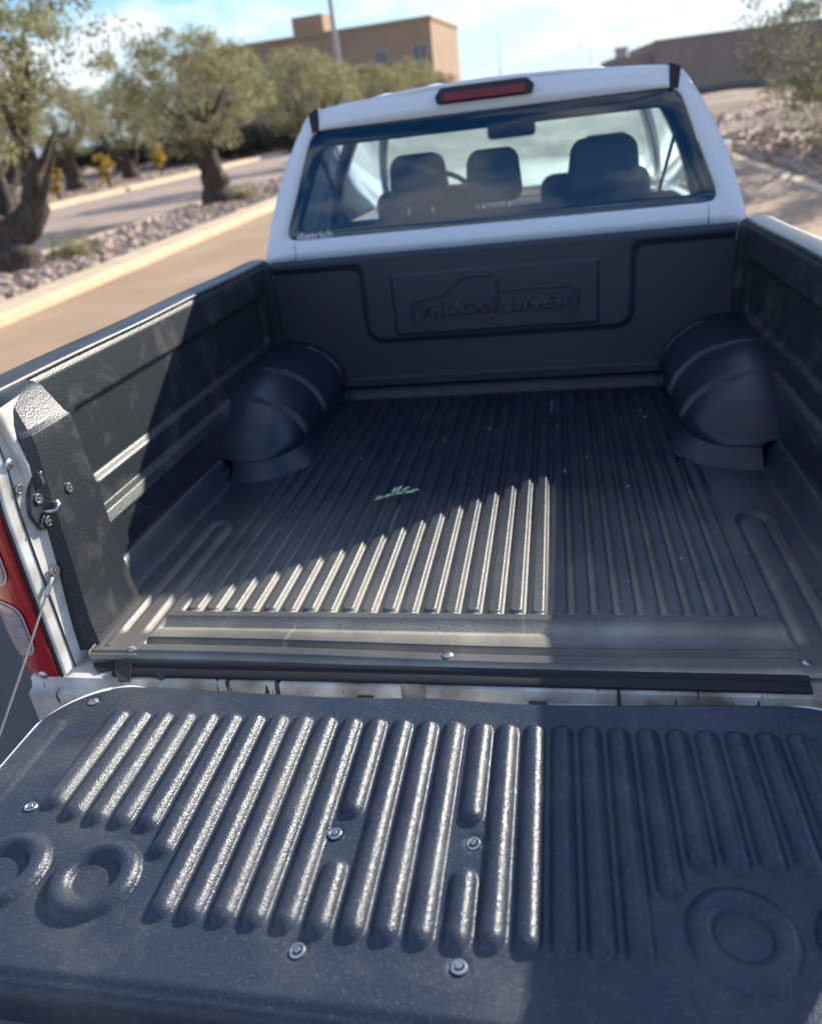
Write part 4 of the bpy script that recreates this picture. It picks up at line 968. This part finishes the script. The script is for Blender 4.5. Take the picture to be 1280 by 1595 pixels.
# seat belts on the door pillars
for s in (-1, 1):
    bm = bmesh.new(); add_box(bm, (s*.60, 1.80, .66), (.006, .05, .34), .001, Matrix.Rotation(s*.25, 3, 'Y')); part(obj('seat_belt', bm, M['seat'], truck))

# ================================================================== LOOSE THINGS (top level, in world coordinates)
TM = Matrix.Rotation(-TILT, 4, 'X') @ Matrix.Translation((0, 0, H0))
def w_(x, y, z): return TM @ Vector((x, y, z))
# sprig of leaves on the ribbed floor
bm = bmesh.new()
def leaf(bm, p, q, wd, lift):
    p, q = Vector(p), Vector(q); d = q-p; nrm = Vector((-d.y, d.x, 0)).normalized()*wd
    pts = [p, p+d*.3+nrm+Vector((0, 0, lift)), p+d*.7+nrm*.8+Vector((0, 0, lift*1.3)), q+Vector((0, 0, lift*.4)), p+d*.7-nrm*.8+Vector((0, 0, lift*.7)), p+d*.3-nrm+Vector((0, 0, lift*.5))]
    bm.faces.new([bm.verts.new(v) for v in pts])
st = [(-.050, -.028, .004), (-.02, -.010, .006), (.01, .004, .010), (.05, .016, .006)]
for a_, b_ in [((-.05, -.028, .004), (-.03, -.012, .008)), ((-.03, -.016, .006), (-.004, -.012, .012)), ((0, 0, .008), (.018, .024, .02)), ((.0, -.002, .008), (.024, -.012, .014)), ((.014, .004, .010), (.038, .020, .018)), ((.02, .006, .008), (.050, .004, .010)), ((.035, .012, .008), (.062, .022, .008)), ((-.008, -.004, .01), (.006, .012, .022))]: leaf(bm, a_, b_, .0046, .003)
sp = empty('leafy_sprig'); sp.matrix_world = TM @ Matrix.Translation((-.208, .525, .002))
lf = obj('leaf_cluster', bm, M['leafdry'], sp); lf.modifiers.new('t', 'SOLIDIFY').thickness = .0006
bm = bmesh.new(); add_tube(bm, st, [.0012, .0015, .0015, .001], 6); obj('stem', bm, M['leafdry'], sp, smooth=True)
tag(sp, 'small pale green sprig of leaves lying on the ribbed bed floor', 'sprig')
# crumbs of grit and dried leaf on the bed floor
n = 300; V8, F8 = ico(); cx_ = rng.uniform(-.55, .6, n); cy_ = rng.uniform(-.1, 1.36, n)**1.0; cx_[:70] = rng.normal(.12, .13, 70); cy_[:70] = rng.uniform(.85, 1.35, 70)
sz = rng.uniform(.0006, .0016, n)*(1+1.2*(rng.random(n) > .95)); zc_ = floor_h(cx_, cy_)+sz*.3
v8 = (V8[None]*(1+rng.uniform(-.4, .4, (n, len(V8), 1))))*sz[:, None, None]*np.array([1.4, 1.1, .6])+np.stack([cx_, cy_, zc_], -1)[:, None]
cr_o = mesh_obj('floor_grit', v8.reshape(-1, 3), (F8[None]+(np.arange(n)*len(V8))[:, None, None]).reshape(-1, 3), mat('pale_grit', (.22, .20, .17), .9, color2=(.45, .43, .37), vscale=30), smooth=False)
cr_o.matrix_world = TM; tag(cr_o, 'pale crumbs of grit scattered over the ribbed bed floor', 'grit', kind='stuff')
# cloths and things lying on the rear shelf behind the window
